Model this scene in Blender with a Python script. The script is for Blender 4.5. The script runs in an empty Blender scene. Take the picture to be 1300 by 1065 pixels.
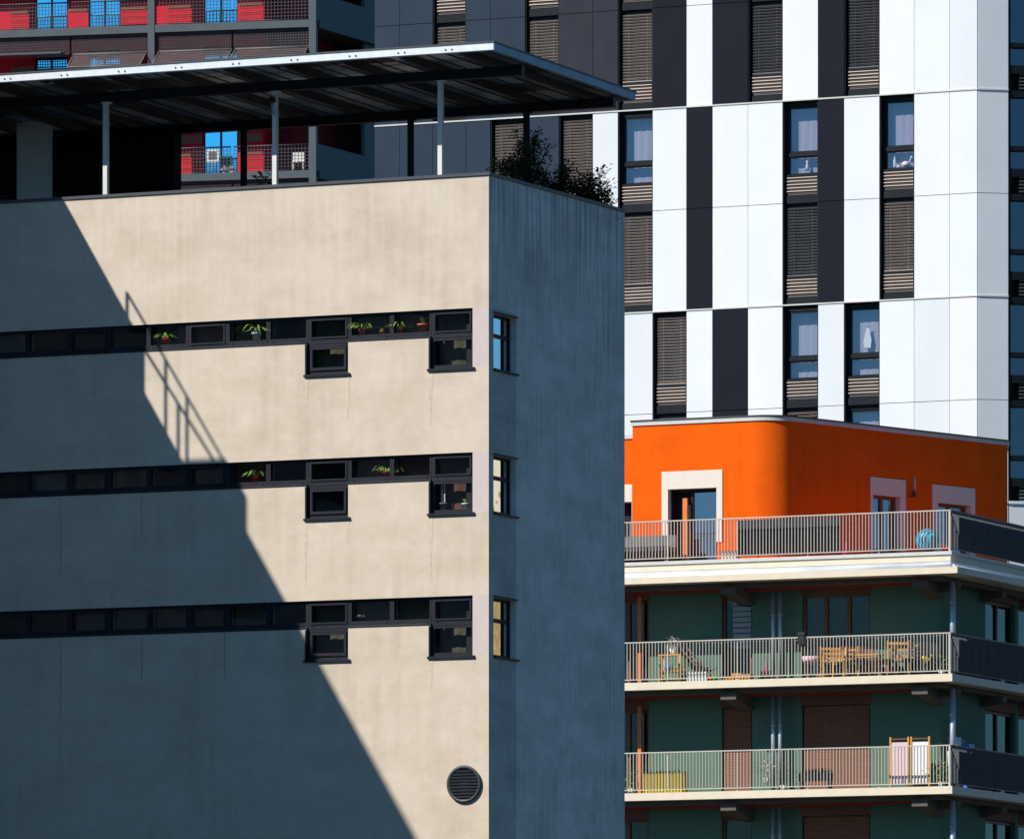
import bpy, math, random
from math import sin, cos, tan, atan2, radians, degrees, pi, sqrt
random.seed(7)
SC = bpy.context.scene
COL = SC.collection
F_PX, CX, HY, CZ = 9900.0, 650.0, 1520.0, 1.7      # focal length in photo pixels, centre, horizon row, eye height

# ------------------------------------------------------------------ frames
class Frame:
    def __init__(s, ox, oy, ang, oz=0.0):
        s.ox, s.oy, s.oz, s.a = ox, oy, oz, ang
        s.c, s.s = cos(ang), sin(ang)
    def w(s, p):
        x, y, z = p
        return (s.ox + s.c*x - s.s*y, s.oy + s.s*x + s.c*y, s.oz + z)
    def inv(s, p):
        x, y = p[0]-s.ox, p[1]-s.oy
        return (s.c*x + s.s*y, -s.s*x + s.c*y, p[2]-s.oz)
    def sub(s, x, y, dang, z=0.0):
        X, Y, Z = s.w((x, y, z))
        return Frame(X, Y, s.a + dang, Z)
    def fx(s, px, y=0.0):
        """local x where the sight line through column px meets the plane y"""
        r = (px-CX)/F_PX
        qx, qy, _ = s.w((0, y, 0))
        # q + t*dir = k*(r,1)
        t = (r*qy - qx)/(s.c - r*s.s)
        return t
    def fz(s, px, py, y=0.0):
        t = s.fx(px, y)
        Y = s.w((t, y, 0))[1]
        return CZ + (HY-py)/F_PX*Y - s.oz
    def f(s, px, py, y=0.0):
        return s.fx(px, y), s.fz(px, py, y)

# ------------------------------------------------------------------ materials
MATS = {}
def nodes(name):
    m = bpy.data.materials.new(name); m.use_nodes = True
    nt = m.node_tree
    return m, nt, nt.nodes['Principled BSDF']
def mat(name, col, rough=0.6, metal=0.0, spec=0.5, var=0.0, scale=3.0, bump=0.0, bscale=40.0, stretch=(1,1,1), sx=3.2, drip=0.0, streak=0.0):
    """procedural material: base colour with noise variation and stains"""
    m, nt, b = nodes(name)
    b.inputs['Roughness'].default_value = rough
    b.inputs['Metallic'].default_value = metal
    b.inputs['Specular IOR Level'].default_value = spec
    tc = nt.nodes.new('ShaderNodeTexCoord')
    mp = nt.nodes.new('ShaderNodeMapping'); nt.links.new(tc.outputs['Object'], mp.inputs['Vector'])
    mp.inputs['Scale'].default_value = stretch
    n = nt.nodes.new('ShaderNodeTexNoise'); nt.links.new(mp.outputs[0], n.inputs['Vector'])
    n.inputs['Scale'].default_value = scale; n.inputs['Detail'].default_value = 6
    n.inputs['Roughness'].default_value = 0.6
    r = nt.nodes.new('ShaderNodeValToRGB'); nt.links.new(n.outputs['Fac'], r.inputs[0])
    v = var
    r.color_ramp.elements[0].position = 0.3; r.color_ramp.elements[1].position = 0.7
    r.color_ramp.elements[0].color = tuple(c*(1-v) for c in col)+(1,)
    r.color_ramp.elements[1].color = tuple(min(1, c*(1+v*0.6)) for c in col)+(1,)
    out = r.outputs[0]
    if streak > 0:
        mp2 = nt.nodes.new('ShaderNodeMapping'); nt.links.new(tc.outputs['Object'], mp2.inputs['Vector'])
        mp2.inputs['Scale'].default_value = (sx, sx, 0.05*sx)
        n2 = nt.nodes.new('ShaderNodeTexNoise'); nt.links.new(mp2.outputs[0], n2.inputs['Vector'])
        n2.inputs['Scale'].default_value = 1.2; n2.inputs['Detail'].default_value = 5
        r2 = nt.nodes.new('ShaderNodeValToRGB'); nt.links.new(n2.outputs['Fac'], r2.inputs[0])
        r2.color_ramp.elements[0].position = 0.33; r2.color_ramp.elements[1].position = 0.62
        k = 1-streak
        r2.color_ramp.elements[0].color = (k, k*0.99, k*0.97, 1); r2.color_ramp.elements[1].color = (1, 1, 1, 1)
        mx = nt.nodes.new('ShaderNodeMix'); mx.data_type = 'RGBA'; mx.blend_type = 'MULTIPLY'
        mx.inputs[0].default_value = 1.0
        n4 = nt.nodes.new('ShaderNodeTexNoise'); n4.inputs['Scale'].default_value = .55; n4.inputs['Detail'].default_value = 3; nt.links.new(tc.outputs['Object'], n4.inputs['Vector'])
        r4 = nt.nodes.new('ShaderNodeMapRange'); r4.inputs[1].default_value = .42; r4.inputs[2].default_value = .62; nt.links.new(n4.outputs['Fac'], r4.inputs[0]); nt.links.new(r4.outputs[0], mx.inputs[0])
        nt.links.new(out, mx.inputs[6]); nt.links.new(r2.outputs[0], mx.inputs[7])
        out = mx.outputs[2]
        # large patches of repair and dirt
        mp3 = nt.nodes.new('ShaderNodeMapping'); nt.links.new(tc.outputs['Object'], mp3.inputs['Vector'])
        mp3.inputs['Scale'].default_value = (0.5, 0.5, 1.0)
        n3 = nt.nodes.new('ShaderNodeTexNoise'); nt.links.new(mp3.outputs[0], n3.inputs['Vector'])
        n3.inputs['Scale'].default_value = 1.3; n3.inputs['Detail'].default_value = 8; n3.inputs['Roughness'].default_value = .68
        r3 = nt.nodes.new('ShaderNodeValToRGB'); nt.links.new(n3.outputs['Fac'], r3.inputs[0])
        r3.color_ramp.elements[0].position = 0.38; r3.color_ramp.elements[1].position = 0.60
        k = 1-streak*0.8
        r3.color_ramp.elements[0].color = (k, k*0.98, k*0.95, 1); r3.color_ramp.elements[1].color = (1, 1, 1, 1)
        mx2 = nt.nodes.new('ShaderNodeMix'); mx2.data_type = 'RGBA'; mx2.blend_type = 'MULTIPLY'
        mx2.inputs[0].default_value = 1.0
        nt.links.new(out, mx2.inputs[6]); nt.links.new(r3.outputs[0], mx2.inputs[7])
        out = mx2.outputs[2]
        if drip:   # run-off marks below the roof edge
            sp = nt.nodes.new('ShaderNodeSeparateXYZ'); nt.links.new(tc.outputs['Object'], sp.inputs[0])
            mr = nt.nodes.new('ShaderNodeMapRange'); mr.inputs[1].default_value = 18.2; mr.inputs[2].default_value = 22.2; mr.inputs[4].default_value = drip; mr.clamp = True
            nt.links.new(sp.outputs[2], mr.inputs[0])
            mp5 = nt.nodes.new('ShaderNodeMapping'); nt.links.new(tc.outputs['Object'], mp5.inputs['Vector']); mp5.inputs['Scale'].default_value = (9, 9, .35)
            n5 = nt.nodes.new('ShaderNodeTexNoise'); n5.inputs['Scale'].default_value = 1.1; n5.inputs['Detail'].default_value = 3; nt.links.new(mp5.outputs[0], n5.inputs['Vector'])
            r5 = nt.nodes.new('ShaderNodeValToRGB'); nt.links.new(n5.outputs['Fac'], r5.inputs[0])
            r5.color_ramp.elements[0].position = .36; r5.color_ramp.elements[1].position = .58
            r5.color_ramp.elements[0].color = (.55,.56,.58,1); r5.color_ramp.elements[1].color = (1.05,1.05,1.05,1)
            mx5 = nt.nodes.new('ShaderNodeMix'); mx5.data_type = 'RGBA'; mx5.blend_type = 'MULTIPLY'
            nt.links.new(mr.outputs[0], mx5.inputs[0]); nt.links.new(out, mx5.inputs[6]); nt.links.new(r5.outputs[0], mx5.inputs[7])
            out = mx5.outputs[2]
    nt.links.new(out, b.inputs['Base Color'])
    if bump > 0:
        nb = nt.nodes.new('ShaderNodeTexNoise'); nt.links.new(tc.outputs['Object'], nb.inputs['Vector'])
        nb.inputs['Scale'].default_value = bscale; nb.inputs['Detail'].default_value = 4
        bp = nt.nodes.new('ShaderNodeBump'); bp.inputs['Strength'].default_value = bump
        bp.inputs['Distance'].default_value = 0.02
        nt.links.new(nb.outputs['Fac'], bp.inputs['Height']); nt.links.new(bp.outputs[0], b.inputs['Normal'])
    MATS[name] = m
    return m
def thin_glass(name, tint=(.8,.85,.9), refl=0.12, rough=0.02, rtint=(1,1,1), wave=.08):
    m = bpy.data.materials.new(name); m.use_nodes = True
    nt = m.node_tree; nt.nodes.clear()
    o = nt.nodes.new('ShaderNodeOutputMaterial')
    t = nt.nodes.new('ShaderNodeBsdfTransparent'); t.inputs[0].default_value = tint+(1,)
    g = nt.nodes.new('ShaderNodeBsdfGlossy'); g.inputs['Roughness'].default_value = rough; g.inputs[0].default_value = rtint+(1,)
    lw = nt.nodes.new('ShaderNodeLayerWeight'); lw.inputs[0].default_value = .5
    fr = nt.nodes.new('ShaderNodeMath'); fr.operation = 'POWER'; fr.inputs[1].default_value = 5
    nt.links.new(lw.outputs['Facing'], fr.inputs[0])
    ad = nt.nodes.new('ShaderNodeMath'); ad.operation = 'ADD'; ad.use_clamp = True; ad.inputs[1].default_value = refl+.04
    nt.links.new(fr.outputs[0], ad.inputs[0])
    mx = nt.nodes.new('ShaderNodeMixShader')
    nt.links.new(ad.outputs[0], mx.inputs[0]); nt.links.new(t.outputs[0], mx.inputs[1]); nt.links.new(g.outputs[0], mx.inputs[2])
    # faint waviness of the panes
    tc = nt.nodes.new('ShaderNodeTexCoord'); n = nt.nodes.new('ShaderNodeTexNoise'); n.inputs['Scale'].default_value = 1.4
    bp = nt.nodes.new('ShaderNodeBump'); bp.inputs['Strength'].default_value = wave; bp.inputs['Distance'].default_value = 0.02
    nt.links.new(tc.outputs['Object'], n.inputs['Vector']); nt.links.new(n.outputs['Fac'], bp.inputs['Height'])
    nt.links.new(bp.outputs[0], g.inputs['Normal'])
    nt.links.new(mx.outputs[0], o.inputs[0])
    MATS[name] = m
    return m
def M(n): return MATS[n]

mat('plaster', (.70,.60,.485), .9, drip=.10, var=.05, scale=4.5, bump=.14, bscale=34, streak=.13)
mat('plaster_side', (.84,.80,.74), .9, var=.06, scale=2.6, bump=.3, bscale=26, streak=.22, sx=7.5, drip=.9)  # paler copy of the plaster, skylight on the shaded side put into its colour
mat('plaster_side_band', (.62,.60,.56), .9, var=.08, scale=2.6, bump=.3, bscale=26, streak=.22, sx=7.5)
mat('lilac_paint', (.63,.54,.515), .9, var=.05, scale=5, bump=.3, bscale=30)
mat('roof_felt', (.26,.25,.24), .95, var=.2)
mat('black_metal', (.010,.013,.018), .5, spec=.2, var=.3, scale=5)
mat('frame_metal', (.018,.020,.030), .5, spec=.25, var=.2, scale=6)
mat('cap_metal', (.06,.065,.075), .5, var=.2)
mat('galvanised', (.72,.76,.78), .5, metal=.35, var=.10, scale=6)
mat('post_paint', (.72,.72,.70), .6, var=.06, scale=6)
mat('dark_steel', (.05,.055,.06), .5, var=.2)
mat('sheet_steel', (.22,.34,.44), .45, var=.35, scale=2)
mat('black_cladding', (.006,.006,.009), .8, spec=.08, var=.3, scale=3)
mat('grey_door', (.78,.80,.78), .6, var=.06)
mat('room_dark', (.018,.017,.018), .9, var=.3)
mat('room_brown', (.13,.055,.04), .9, var=.4, scale=2)
mat('room_olive', (.085,.078,.052), .9, var=.4, scale=2)
mat('curtain_cream', (.62,.52,.42), .9, var=.08, scale=6)
mat('cloud_tone_sheet', (.40,.385,.46), .9, var=.15, scale=4, stretch=(9,9,.3))  # grey-lilac tone stands in for cloud mirrored in the tower glass
mat('curtain_grey', (.08,.085,.10), .9, var=.2, scale=4, stretch=(9,9,.3))
mat('panel_white', (.80,.84,.86), .5, spec=.2, var=.05, scale=.45)
mat('panel_white_cool', (.75,.79,.82), .45, spec=.2, var=.06, scale=.5, stretch=(1,1,.3))
mat('panel_white_warm', (.82,.84,.84), .5, spec=.2, var=.05, scale=.6, stretch=(1,1,.3))
mat('panel_grey', (.019,.036,.064), .45, spec=.25, var=.2, scale=.7, stretch=(1,1,.5))
mat('panel_plum', (.026,.027,.042), .5, spec=.2, var=.28, scale=1.0, stretch=(1,1,.5))
mat('panel_dark', (.008,.010,.018), .55, spec=.12, var=.12, scale=1)
mat('blind_slat', (.42,.35,.30), .5, metal=.3, var=.12, scale=3)
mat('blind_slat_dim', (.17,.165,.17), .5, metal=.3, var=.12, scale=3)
mat('louvre', (.33,.27,.23), .5, metal=.2, var=.1)
mat('orange_render', (.95,.13,.003), .95, spec=.15, var=.07, scale=1.6, bump=.2, bscale=30, streak=.10)
mat('cream_trim', (.80,.72,.62), .8, var=.05, scale=4, bump=.1)
mat('cream_slab', (.80,.70,.54), .85, var=.07, scale=3, bump=.2)
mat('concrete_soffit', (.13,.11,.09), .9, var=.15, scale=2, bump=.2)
mat('zinc', (.80,.82,.86), .42, metal=.3, var=.22, scale=1.6, stretch=(.6,.6,9))
mat('coping_grey', (.62,.63,.60), .7, var=.1)
mat('green_render', (.12,.215,.155), .95, spec=.15, var=.06, scale=3, bump=.3)
mat('terracotta', (.30,.115,.065), .85, var=.1, scale=3)
mat('red_soffit', (.45,.05,.03), .8, var=.1)
mat('rail_white', (.56,.53,.46), .5, var=.06)
mat('rail_grey', (.11,.12,.135), .5, var=.15)
mat('pipe', (.50,.55,.60), .4, metal=.5, var=.1)
mat('red_render', (.85,.012,.035), .8, spec=.2, var=.10, scale=3)
mat('red_render_shade', (.16,.006,.012), .9, var=.2)  # darkened copy of the red render, the side's shade put into the colour
mat('steel_slate', (.075,.095,.11), .55, var=.12, scale=2)
mat('mesh_dark', (.055,.05,.06), .5, var=.2)
mat('mesh_light', (.20,.165,.16), .5, var=.2)
mat('terra_pot', (.70,.13,.04), .8, var=.1, scale=20)
mat('red_pot', (.75,.03,.01), .5, var=.1, scale=20)
mat('white_pot', (.80,.80,.74), .5, var=.05, scale=20)
mat('leaf_bright', (.34,.55,.10), .5, var=.4, scale=12)
mat('leaf_dark', (.045,.06,.018), .6, var=.5, scale=6)
mat('bark', (.06,.045,.03), .9, var=.3, scale=12)
mat('soil', (.04,.025,.015), .95, var=.3, scale=20)
mat('pine_wood', (.72,.34,.05), .6, var=.2, scale=6, stretch=(1,1,6))
mat('dark_wood', (.20,.08,.03), .6, var=.3, scale=6)
mat('orange_wood', (.80,.20,.03), .6, var=.1, scale=6)
mat('white_cloth', (.82,.82,.80), .9, var=.06, scale=8)
mat('pink_cloth', (.78,.55,.58), .9, var=.1, scale=8, stretch=(8,8,.3))
mat('dark_cloth', (.03,.03,.035), .9, var=.3, scale=6)
mat('grey_cloth', (.17,.17,.18), .9, var=.2, scale=6)
mat('blue_rubber', (.04,.42,.60), .35, var=.06, scale=5)
mat('pink_plastic', (.85,.03,.14), .4, var=.05)
mat('red_plastic', (.75,.06,.02), .4, var=.05)
mat('blue_plastic', (.05,.25,.7), .4, var=.05)
mat('green_plastic', (.05,.45,.08), .4, var=.05)
mat('yellow_plastic', (.85,.6,.03), .4, var=.05)
mat('asphalt', (.022,.022,.023), .95, var=.2, scale=.4, bump=.3)
mat('distant_cream', (.72,.60,.46), .9, var=.1, scale=.5)
mat('distant_gold', (.42,.27,.10), .9, var=.5, scale=1.5)
mat('terrace_red_bounce', (.55,.07,.03), .8, var=.15)  # unseen floor coloured red to throw red light onto the orange flank
mat('balcony_floor', (.07,.05,.035), .9, var=.2)
mat('lintel_brown', (.20,.10,.07), .9, var=.2)
mat('rust_stain', (.66,.56,.44), .95, var=.2, scale=8)
mat('joint_line', (.40,.34,.28), .95, var=.2)  # darker tone of the thin joint lines
thin_glass('glass_dark', (.93,.95,.95), .02)
thin_glass('glass_side', (.25,.28,.3), .75, .01, (.88,.95,.95), .35)
thin_glass('glass_door', (.6,.6,.6), .0)
thin_glass('glass_tower', (.86,.88,.92), .16, .03, (.85,.88,1.0))
thin_glass('glass_orange', (.35,.4,.45), .30, .02, (.9,.85,1.0))
thin_glass('glass_sky_blue', (.02,.06,.1), .95, .03, (.28,1.05,1.3))  # blue of the mirrored sky put into the reflection tint

# ------------------------------------------------------------------ mesh builder (collects world-space shapes)
class MB:
    def __init__(s, fr=None):
        s.v, s.f, s.m, s.fr, s.sm = [], [], [], fr, []
        s.mats = []
    def mi(s, name):
        if name not in s.mats: s.mats.append(name)
        return s.mats.index(name)
    def poly(s, pts, m=None, fr=None, smooth=False):
        fr = fr or s.fr
        i = len(s.v)
        s.v += [fr.w(p) for p in pts]
        s.f.append(list(range(i, i+len(pts)))); s.m.append(s.mi(m) if m else 0); s.sm.append(smooth)
        return s
    def box(s, x0, x1, y0, y1, z0, z1, m=None, fr=None):
        if x0 > x1: x0, x1 = x1, x0
        if y0 > y1: y0, y1 = y1, y0
        if z0 > z1: z0, z1 = z1, z0
        fr = fr or s.fr
        i = len(s.v)
        s.v += [fr.w(p) for p in ((x0,y0,z0),(x1,y0,z0),(x1,y1,z0),(x0,y1,z0),(x0,y0,z1),(x1,y0,z1),(x1,y1,z1),(x0,y1,z1))]
        for q in ((0,3,2,1),(4,5,6,7),(0,1,5,4),(1,2,6,5),(2,3,7,6),(3,0,4,7)):
            s.f.append([i+k for k in q]); s.m.append(s.mi(m) if m else 0); s.sm.append(False)
        return s
    def prism(s, pts, z0, z1, m=None, fr=None):
        """vertical prism over a plan outline (counter-clockwise)"""
        fr = fr or s.fr
        n = len(pts); i = len(s.v)
        s.v += [fr.w((x, y, z0)) for x, y in pts] + [fr.w((x, y, z1)) for x, y in pts]
        mi = s.mi(m) if m else 0
        s.f.append([i+k for k in reversed(range(n))]); s.f.append([i+n+k for k in range(n)])
        for k in range(n): s.f.append([i+k, i+(k+1) % n, i+n+(k+1) % n, i+n+k])
        s.m += [mi]*(n+2); s.sm += [False]*(n+2)
        return s
    def extr(s, pts, a, b, m=None, fr=None):
        """outline in (y,z) extruded along x from a to b"""
        fr = fr or s.fr
        n = len(pts); i = len(s.v)
        s.v += [fr.w((a, y, z)) for y, z in pts] + [fr.w((b, y, z)) for y, z in pts]
        mi = s.mi(m) if m else 0
        s.f.append([i+k for k in reversed(range(n))]); s.f.append([i+n+k for k in range(n)])
        for k in range(n): s.f.append([i+k, i+(k+1) % n, i+n+(k+1) % n, i+n+k])
        s.m += [mi]*(n+2); s.sm += [False]*(n+2)
        return s
    def bar(s, p, q, r, m=None, fr=None, n=6, r2=None):
        """tapered round bar from p to q"""
        fr = fr or s.fr
        r2 = r if r2 is None else r2
        d = [q[k]-p[k] for k in range(3)]; L = sqrt(sum(c*c for c in d)) or 1e-6
        d = [c/L for c in d]
        a = (0, 0, 1) if abs(d[2]) < .9 else (1, 0, 0)
        u = [d[1]*a[2]-d[2]*a[1], d[2]*a[0]-d[0]*a[2], d[0]*a[1]-d[1]*a[0]]
        l = sqrt(sum(c*c for c in u)); u = [c/l for c in u]
        w = [d[1]*u[2]-d[2]*u[1], d[2]*u[0]-d[0]*u[2], d[0]*u[1]-d[1]*u[0]]
        i = len(s.v)
        for (c, rr) in ((p, r), (q, r2)):
            for k in range(n):
                t = 2*pi*k/n
                s.v.append(fr.w(tuple(c[j]+rr*(cos(t)*u[j]+sin(t)*w[j]) for j in range(3))))
        mi = s.mi(m) if m else 0
        for k in range(n):
            s.f.append([i+k, i+(k+1) % n, i+n+(k+1) % n, i+n+k]); s.m.append(mi); s.sm.append(True)
        s.f.append([i+k for k in reversed(range(n))]); s.f.append([i+n+k for k in range(n)]); s.m += [mi]*2; s.sm += [False]*2
        return s
    def lathe(s, c, prof, m=None, fr=None, n=16, axis='z'):
        fr = fr or s.fr
        i = len(s.v); mi = s.mi(m) if m else 0
        for r, h in prof:
            for k in range(n):
                t = 2*pi*k/n
                if axis == 'z': p = (c[0]+r*cos(t), c[1]+r*sin(t), c[2]+h)
                else: p = (c[0]+r*cos(t), c[1]-h, c[2]+r*sin(t))
                s.v.append(fr.w(p))
        for j in range(len(prof)-1):
            for k in range(n):
                s.f.append([i+j*n+k, i+j*n+(k+1) % n, i+(j+1)*n+(k+1) % n, i+(j+1)*n+k]); s.m.append(mi); s.sm.append(True)
        s.f.append([i+k for k in reversed(range(n))]); s.m.append(mi); s.sm.append(False)
        e = i+(len(prof)-1)*n
        s.f.append([e+k for k in range(n)]); s.m.append(mi); s.sm.append(False)
        return s
    def build(s, name, material, parent=None, fr=None):
        """link as one mesh object; fr = frame of the thing it belongs to"""
        fr = fr or (FR.get(parent.name) if parent else None) or s.fr
        me = bpy.data.meshes.new(name)
        me.from_pydata([fr.inv(p) for p in s.v], [], s.f)
        names = s.mats if s.mats else [material]
        for nm in names: me.materials.append(M(nm))
        if s.mats: me.polygons.foreach_set('material_index', s.m)
        me.polygons.foreach_set('use_smooth', s.sm)
        me.update()
        o = bpy.data.objects.new(name, me); COL.objects.link(o)
        if parent: o.parent = parent
        else:
            o.location = (fr.ox, fr.oy, fr.oz); o.rotation_euler = (0, 0, fr.a)
        FR[o.name] = fr
        return o
FR = {}
def tag(o, label, cat=None, group=None, kind=None):
    if label: o['label'] = label
    if cat: o['category'] = cat
    if group: o['group'] = group
    if kind: o['kind'] = kind
    return o
def thing(name, fr, label, cat, group=None):
    o = bpy.data.objects.new(name, None); COL.objects.link(o)
    o.empty_display_size = .3
    o.location = (fr.ox, fr.oy, fr.oz); o.rotation_euler = (0, 0, fr.a)
    FR[o.name] = fr
    return tag(o, label, cat, group)

def facade(b, fr, x0, x1, z0, z1, holes, depth, matfn, jamb='black_metal', xs_extra=(), zs_extra=()):
    """wall skin on plane y=0 with openings and their reveals"""
    e = 1e-6
    xs = sorted({round(v, 5) for v in [x0, x1]+[h[0] for h in holes]+[h[1] for h in holes]+list(xs_extra) if x0-e <= v <= x1+e})
    zs = sorted({round(v, 5) for v in [z0, z1]+[h[2] for h in holes]+[h[3] for h in holes]+list(zs_extra) if z0-e <= v <= z1+e})
    def hole(x, z): return any(h[0] < x < h[1] and h[2] < z < h[3] for h in holes)
    G = [[hole((xs[i]+xs[i+1])/2, (zs[j]+zs[j+1])/2) for j in range(len(zs)-1)] for i in range(len(xs)-1)]
    for i in range(len(xs)-1):
        for j in range(len(zs)-1):
            a, c, d, g = xs[i], xs[i+1], zs[j], zs[j+1]
            if not G[i][j]:
                b.poly([(a,0,d),(c,0,d),(c,0,g),(a,0,g)], matfn((a+c)/2, (d+g)/2), fr)
            else:
                if i == 0 or not G[i-1][j]: b.poly([(a,0,d),(a,0,g),(a,depth,g),(a,depth,d)], jamb, fr)
                if i == len(xs)-2 or not G[i+1][j]: b.poly([(c,0,d),(c,depth,d),(c,depth,g),(c,0,g)], jamb, fr)
                if j == 0 or not G[i][j-1]: b.poly([(a,0,d),(a,depth,d),(c,depth,d),(c,0,d)], jamb, fr)
                if j == len(zs)-2 or not G[i][j+1]: b.poly([(a,0,g),(c,0,g),(c,depth,g),(a,depth,g)], jamb, fr)

def frame_rect(b, fr, x0, x1, z0, z1, y0, y1, w, wb=None, m=None):
    """four-sided frame in the plane of the wall"""
    wb = w if wb is None else wb
    b.box(x0, x1, y0, y1, z1-w, z1, m, fr); b.box(x0, x1, y0, y1, z0, z0+wb, m, fr)
    b.box(x0, x0+w, y0, y1, z0+wb, z1-w, m, fr); b.box(x1-w, x1, y0, y1, z0+wb, z1-w, m, fr)

# ================================================================== CONCRETE BLOCK IN THE FOREGROUND
TH = atan2(-1, 2.2374)
D_B = 157.0
B = Frame((620.5-CX)/F_PX*D_B, D_B, TH)
BS = B.sub(0, 0, pi/2)             # its narrow right side
ZR = B.fz(600, 224)                # roof edge
T_TOP = [B.fz(600, 391), B.fz(600, 574), B.fz(600, 755.5)]
T_BOT = [B.fz(545, 427.0), B.fz(545, 608.6), B.fz(545, 791.5)]
T_LOW = [B.fz(600, 466), B.fz(600, 650), B.fz(600, 831.5)]
MUL = [B.fx(p) for p in (-230,-178,-126,-75,-22,33,85,136,187,237,287,339,389.5,442,496,546.5,600)]
XL0 = B.fx(-250)
DEP = BS.fx(793)
blk = thing('apartment_block', B, 'beige rendered concrete block with ribbon windows and a diagonal shadow across its front', 'building')
holes = []
for t, bt, lo in zip(T_TOP, T_BOT, T_LOW):
    holes.append((MUL[0], MUL[-1], bt, t))
    holes.append((MUL[12], MUL[13], lo, bt+.001)); holes.append((MUL[15], MUL[16], lo, bt+.001))
wb = MB(B)
def fm(x, z):
    if x > MUL[-1]:
        for t, lo in zip(T_TOP, T_LOW):
            if lo < z < t: return 'lilac_paint'
    return 'plaster'
facade(wb, B, XL0, 0, 0, ZR, holes, .15, fm)
# side wall
yb0, yb1 = BS.fx(626.5), BS.fx(655.5)
st = [(BS.fz(626.5, 397), BS.fz(626.5, 468)), (BS.fz(626.5, 577), BS.fz(626.5, 650)), (BS.fz(626.5, 757.5), BS.fz(626.5, 832.5))]
sh = [(yb0, yb1, b_, t_) for t_, b_ in st]
ZRB = BS.fz(793, 270)              # roof edge at the back corner
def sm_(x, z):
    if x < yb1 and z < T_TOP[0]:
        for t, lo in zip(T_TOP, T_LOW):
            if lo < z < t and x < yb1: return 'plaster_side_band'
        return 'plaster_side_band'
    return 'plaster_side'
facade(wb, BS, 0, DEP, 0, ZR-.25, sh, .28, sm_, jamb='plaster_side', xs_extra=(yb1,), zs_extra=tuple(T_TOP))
wb.poly([(0,0,ZR-.25),(DEP,0,ZR-.25),(DEP,0,ZRB),(0,0,ZR)], 'plaster_side', BS)
wb.poly([(0,DEP,0),(XL0,DEP,0),(XL0,DEP,ZRB),(0,DEP,ZRB)], 'plaster_side', B)
wb.poly([(XL0,0,0),(XL0,DEP,0),(XL0,DEP,ZRB),(XL0,0,ZR)], 'plaster_side', B)
wb.poly([(XL0,0.3,ZR-.45),(-.3,0.3,ZR-.45),(-.3,DEP-.3,ZR-.45),(XL0,DEP-.3,ZR-.45)], 'roof_felt', B)
wb.poly([(XL0,.3,ZR-.45),(-.3,.3,ZR-.45),(-.3,.3,ZR),(XL0,.3,ZR)], 'plaster', B)
wb.poly([(-.3,.3,ZR-.45),(-.3,DEP-.3,ZR-.45),(-.3,DEP-.3,ZRB),(-.3,.3,ZR)], 'plaster', B)
wb.build('wall', 'plaster', blk)
# capping round the roof edge
cp = MB(B)
cp.box(XL0, .03, -.03, .30, ZR+.004, ZR+.065)
for (a, c) in ((.30, DEP+.02),):
    za, zb = ZR+.004, ZRB+.004
    i = len(cp.v)
    cp.v += [B.w(p) for p in ((-.3,a,za),(.03,a,za),(.03,c,zb),(-.3,c,zb),(-.3,a,za+.06),(.03,a,za+.06),(.03,c,zb+.06),(-.3,c,zb+.06))]
    for q in ((0,3,2,1),(4,5,6,7),(0,1,5,4),(1,2,6,5),(2,3,7,6),(3,0,4,7)): cp.f.append([i+k for k in q]); cp.m.append(0); cp.sm.append(False)
cp.build('coping', 'cap_metal', blk)
# rooms behind the ribbons
rm = MB(B)
for k, (t, bt, lo) in enumerate(zip(T_TOP, T_BOT, T_LOW)):
    x0, x1 = MUL[0], MUL[-1]
    rm.poly([(x0,1.6,lo-.2),(x1+.3,1.6,lo-.2),(x1+.3,1.6,t+.1),(x0,1.6,t+.1)], 'room_dark', B)
    rm.poly([(x0,.151,t+.02),(x1,.151,t+.02),(x1,1.6,t+.02),(x0,1.6,t+.02)], 'room_dark', B)
    rm.poly([(x0,.151,lo-.02),(x1,.151,lo-.02),(x1,1.6,lo-.02),(x0,1.6,lo-.02)], 'room_dark', B)
    rm.poly([(x0,.151,lo),(x0,1.6,lo),(x0,1.6,t),(x0,.151,t)], 'room_dark', B)
    rm.poly([(x1+.01,.151,lo),(x1+.01,1.6,lo),(x1+.01,1.6,t),(x1+.01,.151,t)], 'room_dark', B)
rm.build('room_lining', 'room_dark', blk)
sills = MB(B)
for k, (t, bt, lo) in enumerate(zip(T_TOP, T_BOT, T_LOW)):
    for i in range(len(MUL)-1):
        if i in (12, 15): continue
        sills.box(MUL[i], MUL[i+1], .152, .62, bt+.03, bt+.075)
    for i in (12, 15): sills.box(MUL[i], MUL[i+1], .152, .62, lo+.03, lo+.075)
sills.build('inner_sill', 'room_olive', blk)
backs = {(0,9):'room_olive',(0,10):'room_olive',(0,13):'room_olive',(0,14):'room_olive',(0,15):'room_olive',(0,12):'room_olive',
         (1,9):'room_brown',(1,10):'room_brown',(1,13):'room_brown',(1,14):'room_brown',(1,15):'room_brown',(1,6):'room_brown',(1,7):'room_brown',
         (2,13):'room_olive',(2,14):'room_olive',(2,15):'room_olive',(2,8):'room_brown',(2,9):'room_brown',(2,10):'room_olive',(2,12):'room_olive',(2,7):'room_olive'}
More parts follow.
